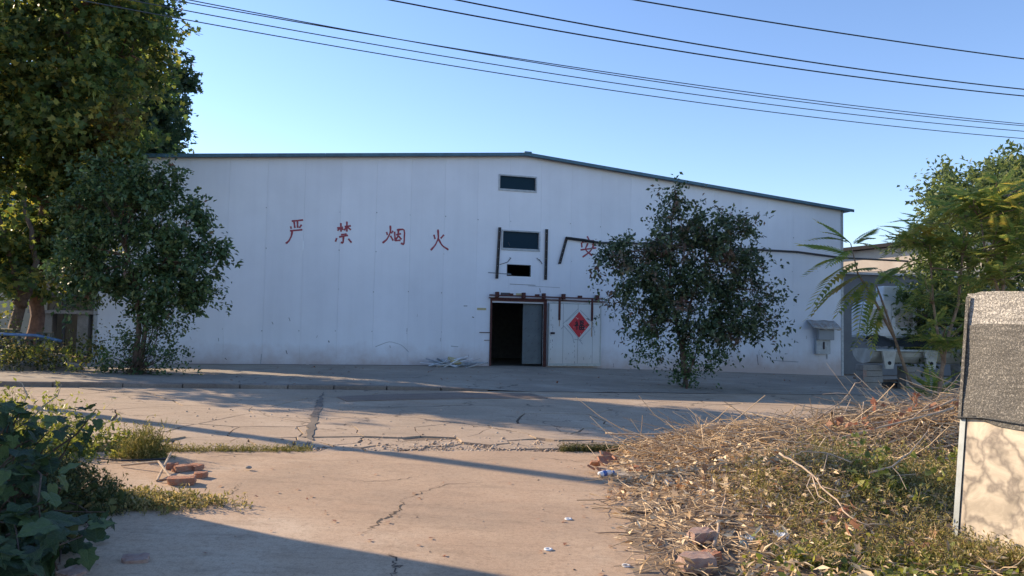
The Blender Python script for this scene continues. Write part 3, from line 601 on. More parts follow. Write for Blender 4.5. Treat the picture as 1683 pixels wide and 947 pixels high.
# sliding door
dr = empty('sliding_door', (0, 0, 0)); dr.parent = wh
x0, x1, z0, z1 = 1.20, 3.47, .10, 2.64
mb = MB(); mb.box(x0, x1, -.20, -.10, z0, z1); mb.build('door_leaf', M['door'], dr, bevel=.006)
lf = dr
mb = MB(); mb.box(x0-.005, x0+.035, -.212, -.095, z0-.005, z1+.01); mb.box(x1-.035, x1+.005, -.212, -.095, z0-.005, z1+.01); mb.box(x0+.035, x1-.035, -.212, -.095, z0-.005, z0+.10); mb.box(x0+.035, x1-.035, -.212, -.095, z1-.03, z1+.01); mb.build('door_edge', M['alu'], dr)
for sx in (x0+.62, x0+1.26, x0+1.9): MB().box(sx-.004, sx+.004, -.2035, -.2, z0+.1, z1-.03).build('seam', M['scuff'], dr)
for sx in (1.65, 3.07): MB().box(sx-.045, sx+.045, -.225, -.2, 1.95, 2.85).build('hanger', M['rust'], dr)
MB().box(1.28, 1.46, -.23, -.2, 1.38, 1.46).build('lock_plate', M['ink'], dr)
# poster
cx, cz, hw, hh = 2.51, 1.78, .46, .53
def dia(s_, y0, y1): return [(cx+a*hw*s_, y, cz+b*hh*s_) for y in (y0, y1) for a, b in ((0, -1), (1, 0), (0, 1), (-1, 0))]
mb = MB(); v = dia(1, -.2015, -.206); mb.add(v, [(0, 3, 2, 1), (4, 5, 6, 7), (0, 1, 5, 4), (1, 2, 6, 5), (2, 3, 7, 6), (3, 0, 4, 7)]); po = mb.build('red_diamond_poster', M['poster'], dr)
mb = MB()
FU = [[(-.55, .62), (-.4, .5)], [(-.75, .32), (-.22, .36), (-.8, -.2)], [(-.45, .1), (-.45, -.75)], [(-.38, .05), (-.2, -.12)], [(-.02, .62), (.75, .66)], [(.1, .42), (.12, .12)], [(.1, .42), (.62, .44), (.58, .14)], [(.1, .14), (.6, .16)], [(-.02, -.1), (-.02, -.72)], [(-.02, -.08), (.75, -.05), (.72, -.72)], [(-.02, -.4), (.72, -.38)], [(-.02, -.7), (.72, -.68)], [(.34, -.08), (.34, -.68)]]
for k, st in enumerate(FU): stroke(mb, [(cx+.02+a*.26, cz-.01+b*.26) for a, b in st], .062, -.2075-.0003*k)
mb.build('poster_glyph', M['ink'], po)
mb = MB()
for _ in range(46):
    a, b_ = rnd.uniform(-1, 1), rnd.uniform(-1, 1)
    if abs(a)+abs(b_) > .88 or abs(a)+abs(b_) < .5: continue
    r_ = rnd.uniform(.01, .032); ang = rnd.uniform(0, 3); q = [(cx+a*hw+r_*math.cos(ang+t)*(1 if t % 2 else .6), -.2072, cz+b_*hh+r_*math.sin(ang+t)) for t in (0, 1.5, 3.1, 4.6)]; mb.add(q, [(0, 1, 2, 3)])
mb.build('poster_fleck', M['fleck'], po)['kind'] = 'stuff'
mb = MB()
for st in ([(-1.7, .05), (-.1, 1.65)], [(.1, 1.5), (1.6, .1)], [(-1.65, -.1), (-.7, -1.1), (-.5, -1.9)], [(1.5, -.1), (.1, -1.55)], [(-1.3, .0), (-.15, -1.25), (.1, -1.6), (.4, -2.0)], [(-1.35, .3), (-.2, 1.35)], [(-.45, -1.5), (.3, -1.6)], [(-1.9, -.5), (-1.6, -.2)], [(1.4, .35), (1.6, -.6)]):
    stroke(mb, [(cx+a*hw*.9, cz+b_*hh*.75) for a, b_ in st], .022, -.2025)
mb.build('glue_mark', M['tape'], dr)
mb = MB()
for _ in range(46):
    a, b_ = rnd.choice([(1.30, rnd.uniform(.4, 2.4)), (1.37, rnd.uniform(.8, 2.2)), (2.33, rnd.uniform(.2, 1.3)), (3.2, rnd.uniform(1.2, 2.3)), (rnd.uniform(1.3, 3.3), rnd.uniform(.3, .9))]); stroke(mb, [(a, b_), (a+rnd.uniform(-.02, .02), b_-rnd.uniform(.02, .09))], .014, -.203)
mb.build('scratch', M['scuff'], dr)['kind'] = 'stuff'
mb = MB(); stroke(mb, [(3.07, 1.94), (3.06, 1.3)], .05, -.2022); stroke(mb, [(1.66, 1.94), (1.65, 1.7)], .04, -.2022); mb.build('rust_run', simple('rust_run', (.42, .27, .16), .7, 0, .2, 9), dr)
# inner door leaf with film print
idr = empty('inner_door', (0, 0, 0)); idr.parent = wh
mb = MB(); mb.box(.22, 1.02, .16, .22, .16, 2.58); mb.build('door_leaf', simple('film_leaf', (.12, .15, .165), .5, 0, .15, 2), idr)
mb = MB()
for i in range(-1, 3):
    for j in range(8):
        a = .30+i*.28+(j % 2)*.14; b_ = .35+j*.3
        if .24 < a < .93 and b_ < 2.5: stroke(mb, [(a, b_), (a+.07, b_+.07)], .022, .158)
mb.build('film_print', M['scuff'], idr)['kind'] = 'stuff'
# electric meter box with a tin canopy
e0 = onwall(1350, 550); eb = empty('meter_box', tuple(P0+WD*e0[0]+np.array([0, 0, e0[1]])), TH, 'weathered electric meter box under a bent tin canopy on the white wall', 'meter box')
def el(p): s, z = onwall(*p); return s-e0[0], z-e0[1]
(a, b_), (c_, d_) = el((1338, 556)), el((1361, 582)); MB().box(a, c_, -.16, -.005, d_, b_).build('back_plate', M['alu_frame'], eb)
(a, b_), (c_, d_) = el((1339, 541)), el((1364, 559)); MB().box(a, c_, -.30, -.16, d_, b_).build('meter_housing', M['greywall'], eb, bevel=.015)
(a, b_), (c_, d_) = el((1349, 562)), el((1351, 574)); MB().box(a, c_, -.19, -.16, d_, b_).build('switch_handle', M['ink'], eb)
(a, b_), (c_, d_) = el((1325, 526)), el((1370, 541)); mb = MB(); k = 14; vs = []
for i in range(k+1):
    u = i/k; xx = a+(c_-a)*u
    for w_ in range(4):
        t = w_/3; z = b_-(b_-d_)*t*.95+.02*math.sin(i*1.9)*t+.015*math.sin(i*.9)-(.06*u if w_ == 3 else 0); vs.append((xx+.10*t, -.02-.42*t, z))
mb.add(vs, [(i*4+w_, i*4+w_+1, (i+1)*4+w_+1, (i+1)*4+w_) for i in range(k) for w_ in range(3)]); cn = mb.build('canopy', simple('tin', (.40, .41, .40), .55, .3, .4, 6, (.24, .17, .12)), eb, True)
sm = cn.modifiers.new('solid', 'SOLIDIFY'); sm.thickness = .012
MB().box(.28, .30, -.03, -.006, -1.1, .5).build('conduit', M['alu_frame'], eb)
# scrap by the wall: white strips
sp = empty('scrap_heap', tuple(np.array([gnd(745, 603)[0], gnd(745, 603)[1]+9.6, .1]) * [1, 1, 1]), TH, 'heap of torn white plastic strips against the foot of the wall', 'scrap heap')
s0 = onwall(745, 600)[0]; sp.location = tuple(P0+WD*s0+WN*.7+np.array([0, 0, wbase(s0)]))
for k in range(34):
    L_ = rnd.uniform(.3, 1.3); cx_, cy_, cz_ = rnd.gauss(0, .45), rnd.uniform(-.5, .45), abs(rnd.gauss(.07, .07))+.02; w_ = rnd.uniform(.03, .12)
    mb = MB(); mb.box(-L_/2, L_/2, -w_/2, w_/2, -.006, .006); mb.build('strip', M[rnd.choice(['white_scrap', 'white_scrap', 'white_scrap', 'alu', 'tape'])], sp, loc=(cx_, cy_, cz_), rot=(rnd.uniform(-.7, .7), rnd.gauss(-.08, .22), rnd.gauss(0, .5)))
MB().box(-.8, .8, -.04, .04, -.01, .01).build('strip', M['white_scrap'], sp, loc=(-.35, -.1, .22), rot=(.2, -.22, .15)); MB().box(-.22, .22, -.2, .2, -.06, .06).build('carton_scrap', M['sticker'], sp, loc=(-.1, 0, .22), rot=(.4, .2, .3), bevel=.02)
#@@REST
# ---------------------------------------------------------------- trees
def clumps_from(ells, per, depthr, Y, sq=1.0, flat=None):
    """ells in photo pixels at distance Y -> list of (centre, radius3)"""
    out = []
    for (cx_, cy_, rx_, ry_) in ells:
        c = at(cx_, cy_, Y); k = Y/FPX; out.append((c, np.array([rx_*k, min(rx_*k*1.0, depthr), ry_*k])))
    return out
def crown_points(clumps, dens, sub=.5, hollow=.55, jitter=.35, depth_jit=.6):
    P = []; Nn = []
    for c, r in clumps:
        c = c+np.array([0, rng.uniform(-depth_jit, depth_jit), 0]); vol = r.prod(); n = max(5, int(dens*vol**.62))
        d = rng.normal(size=(n, 3)); d /= np.linalg.norm(d, axis=1, keepdims=True); rad = hollow+(1-hollow)*rng.random(n)**.6
        q = d*rad[:, None]*r
        m_ = max(3, n//9); cen = q[:m_]; near = np.argmin(((q[:, None]-cen[None])**2).sum(2), 1); q = q*.42+cen[near]*.58   # draw the sprays together into boughs
        P.append(c+q); Nn.append(d)
    return np.concatenate(P), np.concatenate(Nn)
def leafmesh(name, P, D, per, size, spread, mat, T=LEAF_T, F=LEAF_F, parent=None, droop=.25, wid=1.0, upb=.8, loc=(0, 0, 0)):
    n = len(P)*per; B = np.repeat(P, per, 0); d0 = np.repeat(D, per, 0)
    sd = np.repeat(D*.7+rng.normal(size=(len(P), 3))*.6, per, 0); sd[:, 2] -= droop*.6; off = sd*(rng.random((n, 1))*spread*2.6)+rng.normal(size=(n, 3))*spread*.38; pos = B+off; d = d0*.5+rng.normal(size=(n, 3))*.75; d[:, 2] -= droop
    up = rng.normal(size=(n, 3))*.6; up[:, 2] += upb
    s = size*rng.uniform(.6, 1.25, n); sc3 = np.stack([s, s*wid, s], 1)
    V, FF = inst(T, F, pos-np.array(loc), rot_from(d, up), sc3)
    return npmesh(name, V, FF, M[mat], parent)
def limb(p0, p1, k=6, bend=.12, sag=0):
    p0, p1 = np.array(p0, float), np.array(p1, float); L_ = np.linalg.norm(p1-p0); pts = []; o = rng.normal(size=3)*L_*bend
    for i in range(k+1):
        t = i/k; pts.append(p0*(1-t)+p1*t+o*math.sin(math.pi*t)+rng.normal(size=3)*L_*.015*(0 < t < 1)+np.array([0, 0, sag*math.sin(math.pi*t)]))
    return np.array(pts)
def tree(name, label, base, trunks, clumps, dens, per, size, spread, lmat, bmat, r0=.1, T=LEAF_T, F=LEAF_F, group=None, wid=.55, hollow=.55, droop=.25, twigs=1.0, cat='tree', dj=.6, upb=.8):
    base = np.array(base, float); root = empty(name, tuple(base), 0, label, cat, group)
    trunks = [np.array(t, float)-base for t in trunks]; cl = [(c-base, r) for c, r in clumps]
    for i, t in enumerate(trunks):
        k = len(t); fine = np.concatenate([t[j]+(t[j+1]-t[j])*np.linspace(0, 1, 4, endpoint=False)[:, None] for j in range(k-1)]+[t[-1:]]); fine[1:-1] += rng.normal(size=(len(fine)-2, 3))*r0*.18
        rr = np.linspace(r0, r0*.35, len(fine))*(1+.1*rng.random(len(fine))); rr[0] *= 1.45
        trunks[i] = fine; MB().tube(fine, list(rr/(1+.25*i)), 9).build('trunk', M[bmat], root, True)
    P, D = crown_points(cl, dens, hollow=hollow, depth_jit=dj)
    # limbs to each clump, twigs to the leaf clusters
    LP = []; LR = []; allt = np.concatenate([t[len(t)//3:] for t in trunks])
    TW = []; TR = []
    for c, r in cl:
        q = allt[np.argmin(((allt-c)**2).sum(1)+(allt[:, 2]-c[2]+r[2])**2*.5)]; l = limb(q, c, 6, .08); LP.append(l); LR.append(np.linspace(r0*.42, r0*.12, 7))
        near = np.argsort(((P-c)**2).sum(1))[:int(14*twigs)]
        for j in near: TW.append(limb(l[rnd.randint(3, 6)], P[j], 6, .06)); TR.append(np.linspace(r0*.10+.004, .004, 7))
    V, Fq = tubes(np.array(LP), np.array(LR), 6); npmesh('limbs', V, Fq, M[bmat], root, True)['kind'] = 'stuff'
    V, Fq = tubes(np.array(TW), np.array(TR), 3); npmesh('twigs', V, Fq, M[bmat], root)['kind'] = 'stuff'
    o = leafmesh('crown', P, D, per, size, spread, lmat, T, F, root, droop, wid, upb); o['kind'] = 'stuff'
    return root
def kids(o): return [c for c in bpy.data.objects if c.parent == o]
# glossy-leaved tree on the left pavement
b0 = gnd(222, 616); b0[2] = float(apron_z(b0[0], b0[1])); Y0 = b0[1]
E1 = [(262, 300, 34, 36), (228, 300, 34, 36), (185, 345, 62, 56), (125, 380, 42, 60), (275, 370, 58, 56), (205, 420, 74, 62), (305, 430, 52, 50), (250, 470, 60, 40), (130, 440, 40, 42), (345, 415, 30, 26), (325, 480, 34, 24), (165, 295, 30, 34), (310, 345, 22, 26), (155, 478, 32, 22), (290, 500, 40, 16)]
E1b = [(225, 545, 38, 34), (205, 590, 46, 24), (270, 575, 34, 30), (255, 530, 36, 26), (180, 600, 26, 16), (255, 605, 44, 14)]
E1 = [(212+(a-212)*.98, 400+(b_-400)*.98, c_*.97, d_*.97) for a, b_, c_, d_ in E1]
c1 = clumps_from(E1, 0, 1.5, Y0)
t1 = tree('glossy_leaved_tree', 'dark green small-leaved evergreen tree at the kerb, left of the red characters', b0, [[b0, at(224, 570, Y0), at(229, 530, Y0), at(226, 480, Y0), at(210, 420, Y0)], [at(228, 600, Y0), at(236, 560, Y0), at(240, 520, Y0), at(262, 440, Y0)]], c1, 140, 20, .15, .16, 'leaf_privet', 'bark', .09, group='evergreen trees before the warehouse')
P, D = crown_points([(c-b0, r) for c, r in clumps_from(E1b, 0, .6, Y0)], 150, hollow=.2, depth_jit=.25)
leafmesh('basal_shoots', P, D, 12, .10, .14, 'leaf_privet', parent=t1, wid=.55, droop=-.2)['kind'] = 'stuff'
st = np.array([limb((rng.normal()*.1, rng.normal()*.1, 0), p, 6, .1) for p in P[::3]]); V, Fq = tubes(st, np.tile(np.linspace(.012, .004, 7), (len(st), 1)), 3); npmesh('shoot_stems', V, Fq, M['bark'], t1)['kind'] = 'stuff'
# tree before the right half
b1 = gnd(1127, 636); Y1 = b1[1]; b1[2] = float(apron_z(b1[0], b1[1]))
E2 = [(1106, 315, 16, 26), (1122, 352, 38, 30), (1170, 372, 34, 30), (1208, 378, 36, 32), (1110, 400, 46, 42), (1038, 412, 40, 34), (1008, 417, 26, 22), (984, 424, 14, 9), (1106, 302, 9, 14), (1222, 366, 16, 12), (1030, 465, 34, 46), (1090, 465, 44, 44), (1160, 430, 58, 50), (1215, 440, 50, 50), (1252, 478, 30, 44), (1150, 510, 60, 46), (1215, 520, 48, 38), (1262, 540, 22, 16), (1095, 530, 46, 36), (1235, 560, 14, 22), (1190, 555, 34, 22), (1075, 385, 22, 26), (1250, 410, 20, 24), (1015, 500, 20, 18)]
E2 = [(1130+(a-1130)*.93, 478+(b_-478)*.93, c_*.92, d_*.92) for a, b_, c_, d_ in E2]+[(1088, 478, 30, 30)]
E2b = [(1120, 575, 48, 26), (1070, 560, 26, 24), (1050, 585, 16, 14), (1128, 606, 26, 18), (1165, 590, 24, 18), (1125, 625, 15, 12)]
t2 = tree('glossy_leaved_tree', 'bushy evergreen tree with brownish leaf tips standing right of the sliding door', b1, [[b1, at(1126, 600, Y1), at(1124, 560, Y1), at(1135, 500, Y1), at(1160, 430, Y1)], [at(1124, 615, Y1), at(1118, 560, Y1), at(1100, 480, Y1), at(1104, 360, Y1)], [at(1130, 618, Y1), at(1150, 560, Y1), at(1200, 480, Y1)]], clumps_from(E2, 0, 1.3, Y1), 112, 19, .15, .20, 'leaf_privet_brown', 'bark', .075, group='evergreen trees before the warehouse')
P, D = crown_points([(c-b1, r) for c, r in clumps_from(E2b, 0, .8, Y1)], 120, hollow=.2, depth_jit=.3)
leafmesh('basal_shoots', P, D, 12, .13, .17, 'leaf_privet', parent=t2, wid=.5, droop=-.1)['kind'] = 'stuff'
# tall plane trees at the left edge
def wc(lst): return [(np.array([x_, y_, z_]), np.array([a, b_, c_])) for x_, y_, z_, a, b_, c_ in lst]
YA = 23.5
def px(lst, dr=2.4): return clumps_from(lst, 0, dr, YA)
EA = [(70, 330, 80, 60), (130, 250, 90, 66), (60, 200, 100, 80), (150, 150, 95, 80), (30, 100, 90, 80), (110, 50, 110, 70), (190, 215, 60, 50), (215, 90, 50, 60), (40, 400, 60, 45), (140, 320, 50, 50), (200, 10, 60, 60), (-30, 300, 70, 90), (90, -60, 120, 80), (225, 245, 40, 24), (100, 395, 36, 30), (180, -60, 70, 60)]
ba = np.array([-14.7, YA, .22]); A2 = at(58, 420, YA)
tree('plane_tree', 'tall plane tree with reddish leaning trunk and part-browned leaves at the left edge', ba, [[ba, at(60, 520, YA), at(60, 440, YA), at(75, 330, YA), at(95, 200, YA), at(110, 60, YA), at(110, -60, YA)]], px(EA), 42, 30, .20, .34, 'leaf_plane', 'bark_red', .22, STAR_T, STAR_F, 'plane trees at the left edge', 1.0, .5, .4, dj=1.6)
EB = [(-30, 380, 60, 60), (-10, 440, 50, 36), (-40, 250, 80, 80), (-30, 100, 90, 80), (20, 470, 44, 24), (-20, -20, 90, 70)]
bb = np.array([-14.9, 22.2, .22]); YA = 22.2
tree('plane_tree', 'dark forked plane tree with ivy-green leaves leftmost beside the reddish trunk', bb, [[bb, at(30, 520, YA), at(34, 480, YA), at(20, 420, YA), at(-20, 300, YA), at(-60, 100, YA)], [at(33, 500, YA), at(50, 470, YA), at(60, 430, YA), at(40, 330, YA)]], px(EB), 40, 30, .20, .34, 'leaf_plane', 'bark', .17, STAR_T, STAR_F, 'plane trees at the left edge', 1.0, .5, .4, dj=1.4)
YA = 37.0; EC = [(250, 90, 55, 60), (265, 190, 48, 50), (295, 135, 26, 28), (300, 190, 24, 30), (230, 20, 60, 60), (180, 100, 60, 90), (275, 240, 42, 20), (160, 220, 80, 60), (245, -60, 70, 70), (150, -30, 70, 80), (285, 215, 30, 26), (100, 120, 60, 90), (90, 280, 60, 60)]
EC = [(a-26, b_, c_, d_) for a, b_, c_, d_ in EC]; bc = np.array([at(200, 500, YA)[0], YA, .2])
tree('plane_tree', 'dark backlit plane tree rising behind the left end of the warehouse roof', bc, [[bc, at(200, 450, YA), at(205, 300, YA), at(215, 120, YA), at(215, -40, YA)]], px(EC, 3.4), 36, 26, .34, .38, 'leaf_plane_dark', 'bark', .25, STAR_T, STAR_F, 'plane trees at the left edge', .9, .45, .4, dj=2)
# trees of the same row outside the frame that shade the yard
# ---- ailanthus with pinnate fronds on the right
def frond_arrays(k=11, L_=1.0, droop=.35, lw=.16, lb=.29):
    V = []; Fq = []; n = 0
    xs = np.linspace(0, 1, k+2); zs = -droop*xs**1.8
    for i in range(k+1):   # rachis ribbon
        V += [(xs[i], -.006, zs[i]), (xs[i], .006, zs[i]), (xs[i+1], .006, zs[i+1]), (xs[i+1], -.006, zs[i+1])]; Fq.append((n, n+1, n+2, n+3)); n += 4
    for i in range(1, k+2):
        for sg in ((-1, 1) if i < k+1 else (0,)):
            ll = lb*(1-.45*abs(i/(k+1)-.45)*2)*random.Random(i*3+sg).uniform(.85, 1.15); a = 1.15*sg; dx, dy = math.cos(a), math.sin(a); px_, py_ = -dy, dx; b_ = np.array([xs[i], 0, zs[i]]); w = ll*lw
            tip = b_+np.array([dx*ll+.03, dy*ll, -.35*ll]); mid = b_+np.array([dx*ll*.4, dy*ll*.4, -.06*ll])
            V += [tuple(b_), tuple(mid-np.array([px_, py_, 0])*w), tuple(tip), tuple(mid+np.array([px_, py_, 0])*w)]; Fq += [(n, n+1, n+2, n+3)]; n += 4
    return np.array(V)*L_, np.array(Fq)
FR = [frond_arrays(k, 1, d, .21, .24) for k, d in ((13, .3), (15, .5), (12, .15), (14, .7))]+[frond_arrays(k, 1, d, .17, .21) for k, d in ((15, .35), (17, .6), (14, .15), (16, .8))]
frond_me = []
for V, Fq in FR:
    o = npmesh('frond', V, Fq, M['leaf_ail']); frond_me.append(o.data); bpy.data.objects.remove(o)
def fronds_at(root, base, tips, n_each, L_, maxn=300, dirs=None):
    """tips: list of (pos, axis) in world; whorl of fronds round each tip, each one an object"""
    for p, ax in tips:
        a0 = rnd.uniform(0, 6.28)
        for k in range(n_each):
            a = a0+k*2.4+rnd.uniform(-.3, .3); el = rnd.uniform(-.2, .85); d = Vector((math.cos(a)*math.cos(el), math.sin(a)*math.cos(el), math.sin(el)))
            q = d.to_track_quat('X', 'Z'); s = L_*rnd.uniform(.7, 1.15); pp = Vector(tuple(np.array(p)-base))-Vector(ax)*rnd.uniform(0, .35)
            o = link('frond', rnd.choice(frond_me[4:]), root, pp, q.to_euler(), (s, s, s))
def ail_small(name, label, base, stems, fr, r0, L_):
    base = np.array(base, float); root = empty(name, tuple(base), 0, label, 'tree', 'feathery-leaved trees at the right')
    for i, s in enumerate(stems):
        s = [np.array(p)-base for p in s]; MB().tube(s, list(np.linspace(r0, r0*.3, len(s))/(1+.3*(i > 0))), 7).build('trunk' if i == 0 else 'limb', M['bark_pale'], root, True)
    for (p, d, L1) in fr:
        d = Vector(d).normalized(); link('frond', rnd.choice(frond_me[:4]), root, Vector(tuple(np.array(p)-base)), d.to_track_quat('X', 'Z').to_euler(), (L1,)*3)
    return root
YS = 20.6; bs = gnd(1503, 655); bs = np.array([bs[0], YS, -.22]); a_ = lambda x_, y_, dy=0: at(x_, y_, YS+dy)
def fr2(x0, y0, x1, y1, dy=0, dz=0):  # frond from pixel to pixel at the stem's distance
    p = a_(x0, y0); q = at(x1, y1, YS+dy); v = q-p; return (p, v+np.array([0, 0, .18*np.linalg.norm(v)]), float(np.linalg.norm(v))*.95)
frs = [fr2(*t) for t in ((1400, 420, 1318, 390, -.5), (1402, 425, 1330, 415, -.3), (1395, 400, 1345, 372, .5), (1402, 400, 1442, 375, .6), (1408, 400, 1452, 400, -.8), (1410, 430, 1325, 470, -.6), (1420, 450, 1320, 492, .2), (1425, 460, 1370, 508, -.5), (1430, 462, 1405, 520, -.9), (1400, 410, 1360, 440, .9), (1440, 470, 1470, 420, .5), (1446, 475, 1400, 525, .6), (1450, 500, 1418, 560, -.3), (1398, 400, 1350, 355, .2), (1400, 402, 1372, 366, .3), (1404, 402, 1430, 378, .4), (1452, 520, 1400, 535, -.6), (1440, 440, 1395, 450, -.8), (1442, 445, 1490, 470, .3))]
ail_small('feathery_sapling', 'slender leaning sapling with drooping feathery fronds before the warehouse corner', bs, [[bs, a_(1497, 630), a_(1480, 585), a_(1462, 530), a_(1448, 490), a_(1440, 468)], [a_(1470, 555), a_(1435, 490), a_(1410, 450), a_(1398, 400)]], frs, .055, 1)
def ail_tree(label, base, Yt, stems, tips, n_each, L_, r0=.06):
    root = ail_small('feathery_tree', label, base, stems, [], r0, 1); allp = np.concatenate([np.array(s) for s in stems])
    T = []
    for (x_, y_, dy) in tips:
        p = at(x_, y_, Yt+dy); c = allp[allp[:, 2] < p[2]+.1]; q = c[np.argmin(((c-p)**2).sum(1))] if len(c) else allp[0]; ax = (p-q)/(np.linalg.norm(p-q)+1e-6); T.append((p, ax))
        l = limb(q-np.array(base), p-np.array(base), 5, .05); MB().tube(l, list(np.linspace(r0*.35, r0*.14, 6)), 5).build('twig', M['bark_pale'], root, True)
    fronds_at(root, np.array(base), T, n_each, L_); return root
def tipgen(n, ells, dy=.8):
    out = []
    for _ in range(n):
        cx_, cy_, rx_, ry_ = rnd.choice(ells); a = rnd.uniform(0, 6.28); r_ = rnd.uniform(.3, 1); out.append((cx_+rx_*r_*math.cos(a), cy_+ry_*r_*math.sin(a), rnd.uniform(-dy, dy)))
    return out
Y3 = 19.4; b3 = np.array([gnd(1541, 648)[0]*.93, Y3, -.2]); q3 = lambda x_, y_: at(x_, y_, Y3)
b3 = q3(1541, 655); b3[2] = -.2
ail_tree('double-stemmed feathery tree with yellowing fronds beside the dark net fence', b3, Y3, [[b3, q3(1548, 610), q3(1556, 560), q3(1575, 500), q3(1582, 420), q3(1586, 360)], [q3(1552, 600), q3(1543, 560), q3(1534, 500), q3(1530, 440), q3(1528, 400)]],
         tipgen(44, [(1575, 350, 50, 40), (1530, 400, 45, 40), (1590, 420, 50, 50), (1530, 470, 34, 40), (1600, 500, 30, 40), (1540, 550, 24, 26), (1490, 385, 20, 20)], .9), 7, .74, .06)
Y4 = 18.0; q4 = lambda x_, y_: at(x_, y_, Y4); b4 = q4(1650, 655); b4[2] = -.2
ail_tree('feathery tree with arching yellow-green top fronds rising behind the net fence', b4, Y4, [[b4, q4(1640, 560), q4(1650, 460), q4(1655, 380), q4(1640, 330)], [q4(1648, 500), q4(1620, 420), q4(1612, 360)]],
         tipgen(44, [(1640, 320, 50, 34), (1590, 330, 30, 26), (1660, 370, 40, 44), (1620, 420, 44, 40), (1690, 320, 30, 40), (1670, 450, 30, 30), (1690, 420, 40, 50)], .9), 7, .76, .06)
# low ferny seedling at the foot
b5 = a_(1535, 640, -.8); b5[2] = -.2
o5 = empty('feathery_seedling', tuple(b5), 0, 'low bright green feathery seedling at the foot of the double-stemmed tree', 'plant', 'feathery-leaved trees at the right')
for k in range(16):
    a = k*2.4; el = rnd.uniform(.3, 1.2); d = Vector((math.cos(a)*math.cos(el), math.sin(a)*math.cos(el)*.7, math.sin(el))); link('frond', rnd.choice(frond_me), o5, (math.cos(a)*.1, 0, rnd.uniform(.05, .4)), d.to_track_quat('X', 'Z').to_euler(), (rnd.uniform(.55, .85),)*3)
MB().tube([(0, 0, 0), (.02, 0, .25), (.0, 0, .5)], [.02, .015, .01], 6).build('stem', M['bark_pale'], o5)
# dense green trees behind
for i, (Yd, ell, x_, lab, sz) in enumerate(((26.5, [(1590, 360, 70, 60), (1640, 330, 60, 60), (1540, 440, 50, 60), (1600, 470, 80, 60), (1680, 420, 70, 90), (1520, 520, 34, 40), (1570, 550, 60, 40), (1660, 540, 60, 60), (1520, 390, 30, 34), (1730, 350, 60, 80)], 1590, 'dense dark green tree filling the gap behind the feathery trees', .26),
                                         (31, [(1640, 330, 50, 40), (1600, 300, 40, 30), (1665, 300, 34, 30), (1580, 320, 30, 30), (1700, 300, 50, 50), (1560, 345, 26, 24), (1672, 262, 14, 12)], 1640, 'pale green round-topped tree farthest back at the right', .30))):
    bt = at(x_, 600, Yd); bt[2] = -.3
    tree('broadleaf_tree', lab, bt, [[bt, at(x_, 540, Yd), at(x_+5, 460, Yd), at(x_, 380, Yd)]], clumps_from(ell, 0, 1.8, Yd), 60, 22, sz*.8, .3, 'leaf_far', 'bark', .12, cat='tree', wid=.5, dj=1.0)
# ---------------------------------------------------------------- right background
def boxat(mb, p, dx, dy, dz): mb.box(p[0], p[0]+dx, p[1], p[1]+dy, p[2], p[2]+dz); return mb
# grey building beyond; sunlight on its gable top put into the warm colour
g0 = at(1360, 600, 46); g0[2] = -.5; ga = R(-50)
gb = empty('grey_building', tuple(g0), ga, 'grey walled low building with sunlit upper wall beyond the warehouse corner', 'building')
MB().box(-6, 15, 0, .3, 0, 5.75).build('wall', M['greywall'], gb); 
MB().hexa([(-6, -.02, 5.76), (15, -.02, 5.76), (15, .3, 5.76), (-6, .3, 5.76), (-6, -.02, 6.7), (15, -.02, 7.5), (15, .3, 7.5), (-6, .3, 6.7)]).build('upper_wall', M['sunlit_peach'], gb)
MB().hexa([(-6.3, -.5, 6.72), (15.2, -.5, 7.52), (15.2, 10, 7.9), (-6.3, 10, 7.1), (-6.3, -.5, 6.9), (15.2, -.5, 7.75), (15.2, 10, 8.1), (-6.3, 10, 7.3)]).build('roof', M['dark'], gb)
MB().box(-6, -5.7, .3, 9, 0, 6.7).build('side_wall', M['greywall'], gb)
# lower grey lean-to wall just behind the corner, in shade
l0 = at(1392, 610, 38); l0[2] = -.4
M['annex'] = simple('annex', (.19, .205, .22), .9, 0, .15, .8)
lw = empty('grey_annex', tuple(l0), R(8), 'plain blue-grey annex wall behind the white cabinet, with a cream window', 'building')
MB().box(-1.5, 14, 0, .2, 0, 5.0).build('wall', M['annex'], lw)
MB().box(-1.6, 14.2, -.2, 4, 5.002, 5.1).build('roof', M['alu_frame'], lw)
fwn = MB().box(2.1, 3.6, -.06, -.002, 2.9, 4.3).build('window', M['whitebox'], lw); MB().box(2.25, 3.45, -.07, -.061, 3.0, 4.15).build('pane', M['pane_pink'], fwn)
# trough on piers and white cabinet
YT = 27.0; q = lambda x_, y_, dy=0: at(x_, y_, YT+dy)
tb = q(1410, 573); k = YT/FPX; gz_ = -.28
tr = empty('concrete_trough', (tb[0]+.3, YT, tb[2]), R(6), 'long pale curved-bottom trough resting on block piers beyond the sapling', 'trough')
prof = [(-.55, 0), (-.62, -.06), (-.5, -.10), (-.42, -.25), (-.2, -.46), (.2, -.52), (.55, -.46), (.8, -.25), (.86, -.10), (.98, -.06), (.95, 0)]
inn = [(.80, -.04), (.72, -.25), (.5, -.38), (.2, -.42), (-.15, -.38), (-.34, -.2), (-.42, -.04)]
full = prof+inn; mb = MB(); n = len(full); mb.add([(x_, y_, z_) for x_ in (0, 4.6) for y_, z_ in full], [(i, (i+1) % n, n+(i+1) % n, n+i) for i in range(n)]+[tuple(range(n-1, -1, -1)), tuple(range(n, 2*n))]); mb.build('trough_shell', M['frp'], tr)
